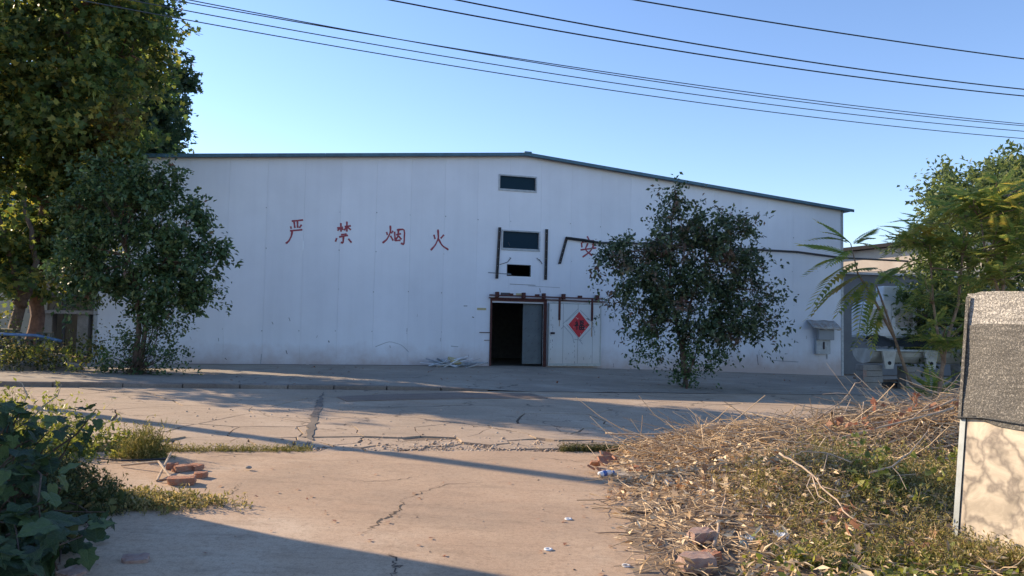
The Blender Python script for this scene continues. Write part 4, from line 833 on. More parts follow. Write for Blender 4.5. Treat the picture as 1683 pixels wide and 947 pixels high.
for x_ in (-.03, 4.6):
    mb = MB(); cp_ = prof; nn_ = len(cp_); mb.add([(x_+dx, y_, z_) for dx in (0, .03) for y_, z_ in cp_], [tuple(range(nn_-1, -1, -1)), tuple(range(nn_, 2*nn_))]+[(i, (i+1) % nn_, nn_+(i+1) % nn_, nn_+i) for i in range(nn_)]); mb.build('end_plate', M['frp'], tr)
for xb in (.45, 2.0, 3.9):   # brackets; a dark disc puts the shade of the round opening into colour
    mb = MB(); o = [(-.26, 0), (-.17, -.45), (-.14, -.62), (.14, -.62), (.17, -.45), (.26, 0)]; c = [(.07*math.cos(a), -.42+.07*math.sin(a)) for a in [i*math.pi/5 for i in range(10)]]
    for y_ in (-.66, -.56):
        mb.add([(a, y_, b_-.05) for a, b_ in o], [(0, 1, 2, 3, 4, 5) if y_ > -.6 else (5, 4, 3, 2, 1, 0)])
    for a in range(6): p_, p2_ = o[a], o[(a+1) % 6]; mb.add([(p_[0], -.66, p_[1]-.05), (p2_[0], -.66, p2_[1]-.05), (p2_[0], -.56, p2_[1]-.05), (p_[0], -.56, p_[1]-.05)], [(0, 1, 2, 3)])
    br = mb.build('bracket', M['frp'], tr, loc=(xb, 0, 0)); MB().add([(a, -.663, b_-.05) for a, b_ in c], [tuple(range(9, -1, -1))]).build('hole', M['dark'], br)
def pier(px0, px1, py0, py1, label, brk):
    a = q(px0, py0); b_ = q(px1, py1); w = b_[0]-a[0]; h = a[2]-b_[2]; r = empty('block_pier', (a[0], YT-.45, b_[2]-.03), R(6), label, 'pier', 'block piers under the trough')
    k = 4
    for i in range(k): MB().box(0, w, 0, .5, i*h/k+.006, (i+1)*h/k-.004).build('block', M['block'], r, loc=(rnd.uniform(-.02, .02), rnd.uniform(-.02, .02), 0), bevel=.01)
    if brk:
        for i in range(5): MB().box(-.01, .12, -.015, 0, .06+i*.13, .17+i*.13).build('brick', M['brick_grey'], r)
pier(1409, 1442, 597, 636, 'wide block pier under the left end of the trough', True)
pier(1478, 1504, 600, 641, 'narrower block pier under the middle of the trough', False)
pier(1566, 1584, 598, 643, 'pale pier at the far right under the trough, beside the net fence', False)
# white cabinet
cb = q(1404, 551); wc_ = 92*k; hc = 58*k
cab = empty('white_cabinet', (cb[0]+.42, YT+.1, cb[2]), R(6), 'white two-door cabin box with small pinkish panes raised above the trough', 'cabinet')
mb = MB(); pr_ = [(0, 0), (wc_, 0), (wc_, hc), (.25, hc), (.1, hc-.06), (.02, hc-.2), (0, hc-.4)]; mb.prism(pr_, 0, .85, tf=lambda p, z: (p[0], z, p[1])); mb.build('shell', M['whitebox'], cab)
for a, b_ in ((.05, wc_*.5-.01), (wc_*.5+.01, wc_-.05)):
    d = MB().box(a, b_, -.03, -.002, .06, hc-.12).build('door', M['whitebox'], cab, bevel=.01)
    m_ = (a+b_)/2; MB().box(m_-.33, m_+.33, -.036, -.0305, .32 if a > .5 else .35, hc-.3).build('pane', M['pane_pink'], d)
MB().box(0, wc_+.1, -.05, .85, -.07, -.002).build('base_frame', M['alu'], cab)
for a in (.15, .5, wc_-.2): MB().tube([(a, .1, -.07), (a+rnd.uniform(-.15, .1), .1, -.55)], .025, 6).build('leg', M['alu'], cab)
MB().box(.9, 2.6, .3, .8, hc+.002, hc+.55).build('roof_box', M['whitebox'], cab, bevel=.05)
# black tarp between
mb = MB(); nx = 22
vs = [];
for i in range(nx+1):
    for j in range(7): u, v_ = i/nx, j/6; vs.append((u*3.3, -.2+.5*v_-.1*math.sin(u*9)*v_, .0+.42*(math.sin(v_*3.1*.8))*(.5+.5*math.sin(u*7+1)**2)+.05*rnd.random()))
mb.add(vs, [(i*7+j, i*7+j+1, (i+1)*7+j+1, (i+1)*7+j) for i in range(nx) for j in range(6)])
tp = mb.build('black_tarp', M['tarp'], None, True, loc=tuple(q(1430, 570, -.25)), rot=(0, 0, R(6))); sets(tp, 'crumpled black plastic sheeting stuffed between the cabinet and the trough', 'tarp')
# junk and pipes at the warehouse corner
for i, (x_, y_, l_, rzz, mt, lab) in enumerate(((1392, 612, 1.3, .2, 'alu', 'short pale pipe lying on the ground at the warehouse corner'), (1388, 618, 1.0, -.1, 'branch_dark', 'dark timber offcut on the ground at the warehouse corner'))):
    p = gnd(x_+15, y_+5); sets(MB().tube([(0, 0, 0), (l_, .2, .04)], .05, 8).build('pipe' if i == 0 else 'timber', M[mt], None, loc=(p[0], p[1], -.22), rot=(0, -.15 if i == 0 else 0, rzz)), lab, 'pipe' if i == 0 else 'timber')
# scrap under the trough; shade of the gap put into its dark colours
p = q(1460, 632, .3); jk = empty('scrap_stack', (p[0], p[1], -.3), 0, 'low stack of metal and timber scrap in the shade under the trough', 'scrap')
for i in range(4): MB().box(-.4, .4, -.2, .2, 0, .07).build('plank', M[('branch_dark', 'iron_blue', 'tarp')[i % 3]], jk, loc=(rnd.uniform(-.1, .1), 0, i*.08), rot=(0, rnd.uniform(-.05, .05), rnd.uniform(-.3, .3)), bevel=.01)
# ---------------------------------------------------------------- left background
l1 = at(60, 600, 31.5); l1 = np.array([-14.9-.35, 30.5, .2])
cbld = empty('cream_building', (-17.5, 31.5, .15), R(10), 'cream rendered building in shade behind the plane trees', 'building')
MB().box(-14, -2.3, 0, .3, 0, 6).build('wall', M['cream'], cbld); MB().box(-1.54, .9, .0, .3, 0, 6).build('wall', M['brown_panel'], cbld); MB().box(-2.296, -1.55, -.06, .3, 0, 6).build('column', M['cream'], cbld)
MB().box(-14.2, -1.3, -.6, 7, 6.002, 6.25).build('roof', M['roof'], cbld)
shed = empty('brown_shed', (-19.15, 30.6, .1), R(8), 'brown panelled shed with open slotted base between cream building and warehouse', 'shed')
for i in range(3): MB().box(i*1.12+.02, (i+1)*1.12-.02, 0, .06, 2.6, 5.2).build('wall_panel', M['brown_panel'], shed)
for x_ in (0, 1.12, 2.24, 3.36): MB().box(x_-.05, x_+.05, -.06, -.001, .0, 5.2).build('post', M['iron_blue'], shed)
MB().box(-.1, 3.5, -.08, .1, 2.45, 2.598).build('beam', M['iron_blue'], shed); MB().box(-.1, 3.5, -.4, .2, 1.72, 1.86).build('ledge', M['block'], shed)
for i in range(9): MB().tube([(.3+i*.35, .02, 1.86), (.3+i*.35+(.25 if i % 2 else 0), .02, 2.45)], .018, 5).build('rod', M['iron_blue'], shed)
for x_ in (.35, 1.7, 2.8): MB().box(x_, x_+.42, -.25, .2, .02, 1.72).build('block', M['block'], shed, bevel=.02)
MB().box(0, 3.4, 2.6, 2.7, 0, 5.2).build('rear_wall', M['brown_panel'], shed); MB().box(-.2, 3.6, -.1, 2.8, 5.202, 5.3).build('roof', M['iron_blue'], shed)
# stack of hollow blocks
hb = empty('hollow_block_stack', (-15.6, 21.2, .27), R(12), 'dark shade-toned stack of hollow blocks beneath the plane trees', 'block stack')
hme = MB(); 
for a, b_ in ((0, .04), (.18, .22), (.36, .40)): hme.box(a, b_, 0, .2, 0, .19)
hme.box(0.041, .179, 0, .2, 0, .03); hme.box(.221, .359, 0, .2, 0, .03); hme.box(0.041, .179, 0, .2, .16, .19); hme.box(.221, .359, 0, .2, .16, .19)
hme = hme.mesh('block', M['block_shaded'])
for r_ in range(3):
    for c_ in range(8):
        if r_ == 2 and c_ % 3 == 0: continue
        link('block', hme, hb, (c_*.42-.8+(r_ % 2)*.1+rnd.uniform(-.015, .015), rnd.uniform(-.04, .04), .35+r_*.2), (0, 0, rnd.uniform(-.05, .05)))
MB().box(-.9, 2.9, -.1, .4, 0, .345).build('base_slab', M['stone'], hb); MB().box(-.9, 1.6, -.1, .35, .97, 1.05).build('cover_slab', M['block_shaded'], hb, rot=(.03, .02, .05))
# stone slabs and pipe on the pavement edge
for x_, y_, w, d, h, lab in ((45, 603, 1.6, .7, .14, 'flat grey stone slab lying before the block stack at the left edge'), (8, 606, 1.0, .6, .18, 'broken stone slab leftmost on the pavement edge'), (100, 604, 1.2, .5, .12, 'flat stone slab nearest the glossy-leaved tree')):
    p = gnd(x_, y_); poly = [(w*.5*math.cos(a)*rnd.uniform(.8, 1.1), d*.5*math.sin(a)*rnd.uniform(.8, 1.1)) for a in [j*math.pi/4.5 for j in range(9)]]
    sets(MB().prism(poly, 0, h).build('stone_slab', M['stone'], None, bevel=.03, loc=(p[0], 20.6+x_*.01, float(apron_z(p[0], 20.8))-.02), rot=(.03, .02, rnd.random())), lab, 'stone slab', 'stone slabs by the left trees')
p = at(5, 553, 20.3); sets(MB().tube([(-1.2, 0, 0), (0, 0, .06), (.9, 0, .04), (1.5, .1, -.1)], .04, 8).build('blue_pipe', M['blue_pipe'], None, True, loc=tuple(p)), 'blue plastic pipe lying across the rubble under the left trees', 'pipe')
# weedy heap under the plane trees
def blob_leaves(name, label, cat, ells, Y, n, per, size, mat, spread=.12, wid=.6, T=LEAF_T, F=LEAF_F, dr=.8, kind=None, droop=0, base=None, soil=None):
    P, D = crown_points(clumps_from(ells, 0, dr, Y), n, hollow=.2, depth_jit=.4)
    o = leafmesh(name, P, D, per, size, spread, mat, T, F, None, droop, wid)
    return sets(o, label, cat, kind=kind)
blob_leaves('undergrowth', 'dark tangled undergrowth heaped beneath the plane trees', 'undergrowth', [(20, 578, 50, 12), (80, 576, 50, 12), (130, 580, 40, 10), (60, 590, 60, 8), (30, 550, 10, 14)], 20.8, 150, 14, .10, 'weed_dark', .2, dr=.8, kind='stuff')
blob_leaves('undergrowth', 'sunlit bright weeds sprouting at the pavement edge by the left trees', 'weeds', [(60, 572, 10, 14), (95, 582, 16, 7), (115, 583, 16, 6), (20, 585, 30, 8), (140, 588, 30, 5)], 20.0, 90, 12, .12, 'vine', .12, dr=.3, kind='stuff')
# ---------------------------------------------------------------- wires and poles
PD = np.array([math.cos(R(18)), math.sin(R(18)), 0]); PA = np.array([-14.5, 16.16, 0]); PN = np.array([math.sin(R(18)), -math.cos(R(18)), 0])
def onA(x_, y_, off): r = ray(x_, y_); t = ((PA+PN*off-CAM)@PN)/(r@PN); p = CAM+r*t; return (p-PA)@PD, p[2]
WI = [(((283, 0), (900, 104), (1683, 204)), .0, .014, 'topmost of the four thin wires, nearly touching the next one'), (((310, 0), (900, 106.5), (1683, 207)), .03, .014, 'second thin wire, just below the topmost of the four'),
      (((150, -12), (900, 120), (1683, 216)), .12, .014, 'third thin wire, between the close pair and the lowest one'), (((130, 0), (900, 133), (1683, 228)), .06, .014, 'lowest of all the overhead wires across the sky'),
      (((640, 0), (900, 48), (1683, 158)), -.5, .022, 'thick black wire, lower of the close heavy pair'), (((750, 0), (900, 29), (1683, 147)), -.2, .022, 'thick black wire, upper of the close heavy pair'), (((1043, 0), (1364, 52), (1683, 97)), .5, .022, 'highest thick black wire crossing the upper right corner of the sky')]
ends = []
for pp, off, r_, lab in WI:
    q3_ = [onA(x_, y_, off) for x_, y_ in pp]; cf = np.polyfit([a for a, b_ in q3_], [b_ for a, b_ in q3_], 2); cf[0] = max(cf[0], .0005)
    pts = [PA+PD*t+PN*off+np.array([0, 0, np.polyval(cf, t)]) for t in np.linspace(0, 46, 40)]; ends.append((off, np.polyval(cf, 0), np.polyval(cf, 46)))
    o = pts[0]; sets(MB().tube([p-o for p in pts], r_, 5).build('overhead_wire', M['grey_cable' if r_ < .02 else 'black_cable'], None, True, loc=tuple(o)), lab, 'wire', 'overhead wires across the sky')
for i, (t, lab) in enumerate(((0, 'tall round concrete utility pole at the left end of the wires'), (46, 'tall round concrete utility pole at the right end of the wires'))):
    b_ = PA+PD*t; zt = max(e[1+i] for e in ends)+.4; up_ = empty('utility_pole', (b_[0], b_[1], float(base_z(b_[0], b_[1]))), R(18), lab, 'utility pole', 'utility poles carrying the wires')
    MB().tube([(0, 0, 0), (0, 0, zt)], [.19, .13], 16).build('shaft', M['block'], up_, True)
    for off, z0_, z1_ in ends:
        z = (z0_, z1_)[i]; MB().tube([(0, -off, z-.12), (0, -off, z-.02)], .04, 8).build('insulator', M['whitebox'], up_)
    for z in sorted({round((e[1+i]), 0) for e in ends}): MB().box(-.05, .05, -.7, .7, z-.2, z-.13).build('crossarm', M['rust'], up_)
# gatehouse beside the viewer, outside the frame, whose eave shades the foreground
gh = empty('gatehouse', (-5.95, 7.9, -.0), math.atan2(-.375, .927), 'small rendered gatehouse with flat roof left of the entrance, outside the view', 'building')
MB().box(-8, 0, -7, 0, -.1, 3.1).build('wall', M['cream'], gh); MB().box(-8.2, .2, -7.2, .2, 3.102, 3.28).build('roof', M['block'], gh)
dgh = MB().box(.002, .05, -3.4, -2.4, 0, 2.1).build('door', M['trim'], gh); MB().box(.05, .09, -3.3, -3.2, 1.0, 1.1).build('handle', M['alu'], dgh)
wgh = MB().box(.002, .04, -6, -4.4, 1, 2.2).build('window', M['alu_frame'], gh); MB().box(.041, .045, -5.9, -4.5, 1.08, 2.12).build('pane', M['glass'], wgh)
# ---------------------------------------------------------------- right foreground: heap, brush, weeds
def mound(x, y):
    # heap of soil and rubbish: a ridge at the back, a weedy hump in front
    x = np.asarray(x, float); y = np.asarray(y, float)
    ridge = .30*np.exp(-((y-9.1-.12*x)/1.05)**2)*np.clip((x-1.3)/2.6, 0, 1)**.8*(1+1.2*np.clip((x-4)/2.0, 0, 1))
    fl = .20*np.clip((x-(.8+.16*np.clip(y-5, 0, 4))-.5*(fbm(x*1.3, y*1.3)-.5))/1.2, -.5, 1); fl = np.where(fl > 0, fl*np.clip((y-5.2)/2.0, .2, 1), fl); fl = np.minimum(fl, .2*np.clip((9.7-y+.22*x)/.8, -.5, 1))
    b2 = .20*np.exp(-(((x-3.0)/.95)**2+((y-7.35)/.75)**2))
    return -.019*x+np.maximum(ridge, 0)+fl+b2*1.0+.05*(fbm(x*2.5, y*2.5)-.5)*np.clip((x-.8), 0, 1)-.004
mg = grid('soil_mound', np.arange(.2, 9.2, .08), np.arange(3.4, 11.8, .08), mound, M['soil'], kind='structure')
def onmound(x_, y_, lift=0.0):   # photo pixel -> point on the mound surface
    d = ray(x_, y_); d = d/d[1]
    for Y in np.arange(3.6, 14, .03):
        p = CAM+d*Y
        if p[2] <= float(mound(p[0], p[1]))+lift: return p
    return gnd(x_, y_)
def dens_pts(n, ells, Yf=None):
    """random photo-plane ellipses dropped on the mound"""
    ar = np.array([e[2]*e[3] for e in ells], float); ar /= ar.sum(); out = []
    for e, k in zip(ells, rng.multinomial(n, ar)):
        a = rng.uniform(0, 2*np.pi, k); r_ = np.sqrt(rng.random(k))
        for px_, py_ in zip(e[0]+e[2]*r_*np.cos(a), e[1]+e[3]*r_*np.sin(a)): out.append(onmound(px_, py_))
    return np.array(out)
# region sampled directly on the ground for speed
def area(n, x0, x1, y0, y1, f): 
    X = rng.uniform(x0, x1, n); Y = rng.uniform(y0, y1, n); k = rng.random(n) < f(X, Y); return X[k], Y[k]
ridgeY = lambda X: 9.1+.12*X
CURL = STAR_T.copy(); CURL[:, 2] += .9*CURL[:, 1]**2+.35*CURL[:, 0]**2
# chaff and dead leaves
X, Y = area(42000, .5, 8, 4.2, 11, lambda X, Y: np.clip((X-.75-.28*(Y-6)*(Y > 6)*.3)/1.0, 0, 1)*np.clip((10.4+.1*X-Y)/1.0, 0, 1)*np.clip(.25+1.1*np.exp(-((Y-ridgeY(X)+.5)/1.5)**2), 0, 1))
n = len(X); P = np.stack([X, Y, mound(X, Y)+.012+rng.random(n)**2*.11], 1); d = rng.normal(size=(n, 3)); d[:, 2] *= .35; up = rng.normal(size=(n, 3))*.6+np.array([0, 0, .8])
s = rng.uniform(.03, .13, n); V, Fq = inst(LEAF_T, LEAF_F, P, rot_from(d, up), np.stack([s, s*.3, s], 1)); sets(npmesh('straw_litter', V, Fq, M['chaff']), 'straw-coloured litter and split stalks covering the heap at the right', 'litter', kind='stuff')
X, Y = area(3600, .6, 7.5, 4.3, 10.2, lambda X, Y: np.clip((X-.9)/1.0, 0, 1)*np.clip(.35+1.0*np.exp(-((Y-ridgeY(X)+.9)/1.2)**2)-.0*X, 0, 1))
n = len(X); P = np.stack([X, Y, mound(X, Y)+.02+rng.random(n)*.07], 1); d = rng.normal(size=(n, 3)); d[:, 2] *= .5; up = rng.normal(size=(n, 3))*.9+np.array([0, 0, .6])
s = rng.uniform(.04, .10, n); V, Fq = inst(CURL, STAR_F, P, rot_from(d, up), s); sets(npmesh('fallen_leaves', V, Fq, M['leaf_dead']), 'curled tan plane leaves fallen over the brushwood heap', 'fallen leaves', kind='stuff')
# twigs
X, Y = area(6500, 1.2, 8, 7.0, 10.9, lambda X, Y: np.clip((X-1.2)/1.2, 0, 1)*np.exp(-((Y-ridgeY(X)+.15)/.95)**2))
n = len(X); L_ = rng.uniform(.25, 1.1, n); az = rng.normal(.15, 1.0, n)+np.pi*(rng.random(n) < .5); el = rng.normal(.05, .22, n); K = 5; t = np.linspace(-.5, .5, K)
c = np.stack([X, Y, mound(X, Y)+.03+rng.random(n)**1.8*.13], 1); dv = np.stack([np.cos(az)*np.cos(el), np.sin(az)*np.cos(el), np.sin(el)], 1); bd = rng.normal(size=(n, 3))*.28
PT_ = c[:, None]+dv[:, None]*(L_[:, None]*t[None])[..., None]+bd[:, None]*((t**2)[None, :, None]-.1)*L_[:, None, None]*2; PT_[:, 1:-1] += rng.normal(size=(n, K-2, 3))*.008
r_ = rng.uniform(.0022, .0065, n)[:, None]*np.linspace(1, .5, K)[None]; V, Fq = tubes(PT_, r_, 3); sets(npmesh('brushwood', V, Fq, M['twig']), 'dense heap of dry grey-brown twigs along the back of the rubbish pile', 'brushwood', kind='stuff')
n = 260; X = rng.uniform(1.6, 7, n); Y = ridgeY(X)+rng.normal(-.2, .7, n); L_ = rng.uniform(.7, 1.8, n); az = rng.normal(.2, .5, n)+np.pi*(rng.random(n) < .5); el = np.abs(rng.normal(.06, .13, n)); K = 7; t = np.linspace(-.4, .6, K)
c = np.stack([X, Y, mound(X, Y)+.08], 1); dv = np.stack([np.cos(az)*np.cos(el), np.sin(az)*np.cos(el), np.sin(el)], 1); bd = rng.normal(size=(n, 3))*.4
PT_ = c[:, None]+dv[:, None]*(L_[:, None]*t[None])[..., None]+bd[:, None]*((t**2)[None, :, None])*L_[:, None, None]; PT_[:, 1:-1] += rng.normal(size=(n, K-2, 3))*.012; PT_[..., 2] = np.maximum(PT_[..., 2], mound(PT_[..., 0], PT_[..., 1])+.02)
V, Fq = tubes(PT_, rng.uniform(.004, .010, n)[:, None]*np.linspace(1, .4, K)[None], 4); sets(npmesh('brushwood', V, Fq, M['twig']), 'longer stiff pale stems sticking out of the brushwood heap', 'brushwood', kind='stuff')
n = 900; X = rng.uniform(.9, 3.4, n); Y = rng.uniform(5.0, 8.6, n); L_ = rng.uniform(.12, .6, n); az = rng.uniform(0, np.pi*2, n); el = rng.normal(.03, .12, n); K = 5; t = np.linspace(-.5, .5, K)
c = np.stack([X, Y, mound(X, Y)+.02+rng.random(n)*.05], 1); dv = np.stack([np.cos(az)*np.cos(el), np.sin(az)*np.cos(el), np.sin(el)], 1); PT_ = c[:, None]+dv[:, None]*(L_[:, None]*t[None])[..., None]+(rng.normal(size=(n, 3))*.35)[:, None]*((t**2)[None, :, None])*L_[:, None, None]; PT_[:, 1:-1] += rng.normal(size=(n, K-2, 3))*.006; PT_[..., 2] = np.maximum(PT_[..., 2], mound(PT_[..., 0], PT_[..., 1])+.004)
V, Fq = tubes(PT_, rng.uniform(.002, .006, n)[:, None]*np.linspace(1, .5, K)[None], 4); sets(npmesh('fallen_twigs', V, Fq, M['twig']), 'short broken twigs littering the dark dirt in front of the heap', 'twigs', kind='stuff')
n = 46; X = rng.uniform(2.8, 7, n); Y = ridgeY(X)+rng.normal(-.35, .4, n); L_ = rng.uniform(.8, 2.0, n); az = rng.normal(.1, .35, n)+np.pi*(rng.random(n) < .4); el = np.abs(rng.normal(.08, .08, n)); K = 9; t = np.linspace(-.5, .5, K)
c = np.stack([X, Y, mound(X, Y)+.13], 1); dv = np.stack([np.cos(az)*np.cos(el), np.sin(az)*np.cos(el), np.sin(el)], 1); PT_ = c[:, None]+dv[:, None]*(L_[:, None]*t[None])[..., None]+(rng.normal(size=(n, 3))*.45)[:, None]*((t**2)[None, :, None])*L_[:, None, None]; PT_[:, 1:-1] += rng.normal(size=(n, K-2, 3))*.014; PT_[..., 2] = np.maximum(PT_[..., 2], mound(PT_[..., 0], PT_[..., 1])+.09)
V, Fq = tubes(PT_, rng.uniform(.006, .014, n)[:, None]*np.linspace(1, .4, K)[None], 5); sets(npmesh('brushwood', V, Fq, M['branch'], None, True), 'pale finger-thick boughs lying along the ridge of the heap towards the fence', 'brushwood', kind='stuff')
# single branches
def branch(pp, r0, label, mat='branch', fork=None, lift=.02, leaves=None, name='dead_branch', snap=None):
    at = (lambda x, y, Y: onmound(x, y, snap)) if snap else globals()['at']
    pts = [at(p[0], p[1], p[2]) for p in pp]
    pts = np.array(pts); o = pts[0].copy(); pts = pts-o; fine = []
    for j in range(len(pts)-1):
        for k in range(3): fine.append(pts[j]+(pts[j+1]-pts[j])*k/3+rng.normal(size=3)*r0*.35)
    fine.append(pts[-1]); root = empty(name, tuple(o), 0, label, 'branch', 'dead branches on the brushwood heap')
    MB().tube(fine, list(np.linspace(r0, r0*.4, len(fine))), 6).build('stem', M[mat], root, True)
    for f in (fork or []):
        q_ = np.array([at(*p) for p in f])-o; j0 = np.argmin(((np.array(fine)-q_[0])**2).sum(1)); q_[0] = fine[j0]; MB().tube(q_, list(np.linspace(r0*.55, r0*.25, len(q_))), 5).build('side_branch', M[mat], root, True)
    for (x_, y_, yy) in (leaves or []):
        for k in range(4):
            p = at(x_, y_, yy)-o+rng.normal(size=3)*.04; d = Vector((rnd.uniform(-1, 1), rnd.uniform(-.6, .6), rnd.uniform(-1.2, .2))).normalized(); s = rnd.uniform(.06, .10); lo = link('leaf', star_me, root, tuple(p), d.to_track_quat('X', 'Y').to_euler(), (s, s, s))
            lo.rotation_euler.rotate_axis('X', rnd.uniform(0, 3))
    return root
cup = STAR_T.copy(); cup[:, 2] += -.35*np.abs(cup[:, 1])**1.2+.25*cup[:, 0]*(1-cup[:, 0]); _o = npmesh('leaf', cup, STAR_F, M['leaf_maple']); star_me = _o.data; bpy.data.objects.remove(_o)
branch([(1262, 722, 9.2), (1300, 705, 9.3), (1340, 690, 9.5), (1375, 667, 9.7), (1395, 648, 9.8), (1406, 630, 9.8), (1416, 627, 9.8)], .012, 'curved pale branch arching highest above the heap, hooked at its tip', fork=[[(1395, 648, 9.8), (1378, 646, 9.6), (1352, 648, 9.5)], [(1300, 705, 9.3), (1330, 712, 9.1), (1360, 716, 9.0)]])
branch([(1565, 672, 8.8), (1500, 690, 8.7), (1440, 705, 8.6), (1370, 722, 8.5), (1285, 737, 8.4)], .015, 'long straight branch running from the fence down the ridge of the heap', fork=[[(1440, 705, 8.6), (1420, 680, 8.6), (1412, 664, 8.6)], [(1500, 690, 8.7), (1530, 662, 8.8), (1575, 645, 8.9)]], leaves=[(1436, 665, 8.6), (1430, 692, 8.6), (1510, 660, 8.7)])
branch([(1572, 656, 9.0), (1530, 672, 9.0), (1480, 690, 8.9), (1400, 700, 8.8)], .014, 'forked branch nearest the net fence with rusty leaves', fork=[[(1530, 672, 9.0), (1505, 660, 9), (1492, 648, 9)], [(1480, 690, 8.9), (1465, 675, 8.8), (1440, 675, 8.8)]], leaves=[(1505, 652, 9), (1485, 680, 8.9), (1572, 660, 9), (1545, 668, 9), (1475, 690, 8.8)])
branch([(1280, 745, 7.8), (1310, 762, 7.5), (1335, 780, 7.3), (1350, 800, 7.1), (1375, 822, 6.9), (1395, 850, 6.7), (1425, 862, 6.6), (1455, 862, 6.6)], .010, 'crooked whitish branch sweeping down across the green weeds', snap=.24, fork=[[(1335, 780, 7.3), (1345, 815, 7), (1372, 832, 6.9), (1405, 832, 6.8)], [(1335, 783, 7.3), (1326, 800, 7.1), (1340, 822, 7.0)], [(1350, 800, 7.1), (1390, 810, 7), (1415, 795, 7)]], leaves=[(1390, 858, 6.7), (1384, 828, 6.8)])
branch([(1430, 777, 7.4), (1465, 768, 7.4), (1495, 745, 7.6), (1520, 715, 7.9), (1530, 700, 8)], .009, 'thin curved branch bowing below the ridge near the fence', snap=.30, fork=[[(1460, 770, 7.4), (1478, 780, 7.3), (1490, 805, 7.2)]])
branch([(995, 712, 9.6), (1050, 715, 9.5), (1105, 712, 9.4), (1150, 712, 9.3)], .014, 'pale slender branch sticking out leftmost from the heap', fork=[[(1050, 715, 9.5), (1080, 728, 9.4), (1110, 735, 9.3)], [(1105, 712, 9.4), (1090, 703, 9.4), (1075, 707, 9.4)]])
branch([(1230, 690, 9.6), (1150, 705, 9.5), (1145, 690, 9.5)], .010, 'small forked twig poking up at the middle back of the heap', fork=[[(1160, 700, 9.5), (1150, 685, 9.5), (1143, 680, 9.5)]])
branch([(1175, 897, 5.6), (1181, 865, 5.75), (1184, 845, 5.9), (1192, 812, 6.1)], .016, 'stubby upright broken branch forming a cross with another', mat='branch', snap=.07, fork=[[(1181, 850, 5.8), (1170, 860, 5.7), (1158, 872, 5.6)]])
branch([(1158, 846, 5.95), (1200, 848, 5.95), (1240, 846, 6.05), (1300, 852, 6.1)], .017, 'grey-brown level branch laid across the upright broken one', mat='branch_dark', snap=.09)
branch([(1020, 840, 6.9), (1060, 842, 6.9), (1100, 826, 7.1), (1130, 822, 7.15)], .013, 'dark thin stick flat on the dirt at the edge of the slab', mat='branch_dark', snap=.02)
branch([(1400, 760, 7.9), (1360, 745, 8.2), (1320, 742, 8.3), (1290, 752, 8.2)], .008, 'bent pale stick among the ridge twigs above the weeds', snap=.2, fork=[[(1360, 745, 8.2), (1352, 780, 8), (1330, 790, 7.9)]])
branch([(1420, 660, 9.2), (1416, 690, 9.0), (1395, 705, 8.9)], .008, 'thin upright spray with one curled russet leaf over the ridge', leaves=[(1395, 700, 8.9), (1370, 692, 9.0), (1345, 710, 9.0), (1320, 722, 9.0)])
branch([(1370, 688, 9.3), (1372, 668, 9.3), (1398, 650, 9.4)], .007, 'fine twig reaching up between the hooked branch and the road', leaves=[(1372, 693, 9.2)])
# weeds on the mound
def weeds(name, label, X, Y, H, mat, per=9, size=.035, zf=mound, lean=.35, wid=.3, droop=-.3, cat='weeds', stems=True, T=LEAF_T, F=LEAF_F):
    n = len(X); b_ = np.stack([X, Y, zf(X, Y)], 1); tip = b_+np.stack([rng.normal(0, lean, n)*H, rng.normal(0, lean, n)*H, H], 1); t = np.linspace(0, 1, 4); PP = b_[:, None]*(1-t)[None, :, None]+tip[:, None]*t[None, :, None]; PP[:, 1:3] += rng.normal(size=(n, 2, 3))*.02
    V1, F1 = tubes(PP, np.tile(np.linspace(.0028, .0012, 4), (n, 1)), 3)
    tt = rng.random((n, per))**.7; pos = (b_[:, None]*(1-tt)[..., None]+tip[:, None]*tt[..., None]).reshape(-1, 3)+rng.normal(size=(n*per, 3))*.018; d = rng.normal(size=(n*per, 3)); d[:, 2] -= droop; up = rng.normal(size=(n*per, 3))*.5+np.array([0, 0, .9]); s = size*rng.uniform(.5, 1.5, n*per)
    V2, F2 = inst(T, F, pos, rot_from(d, up), np.stack([s, s*wid, s], 1)); 
    if len(F2) and F2.shape[1] == 3: o = npmesh(name, np.concatenate([V1, V2]), [F1, F2+len(V1)], M[mat])
    else: o = npmesh(name, np.concatenate([V1, V2]), [np.concatenate([F1, F2+len(V1)])], M[mat])
    return sets(o, label, cat, kind='stuff')
X, Y = area(11000, 1.9, 5.6, 5.2, 8.3, lambda X, Y: np.clip((X-1.6-.12*(Y-5))/1.3, 0, 1)*np.clip((8.0+.05*X-Y)/1.2, 0, 1)*np.clip(1.6*fbm(X*1.1+3, Y*1.1)-.1, .15, 1))
weeds('weeds', 'sunlit yellow-green tangle of dry weeds on the mound before the fence', X, Y, rng.uniform(.05, .20, len(X)), 'weed', 10, .033)
X, Y = area(900, 3.2, 6, 6.2, 8.6, lambda X, Y: np.clip(.1+fbm(X, Y), 0, 1)*.8)
weeds('weeds', 'taller browned weeds climbing beside the fence post', X, Y, rng.uniform(.12, .36, len(X)), 'weed', 12, .04)
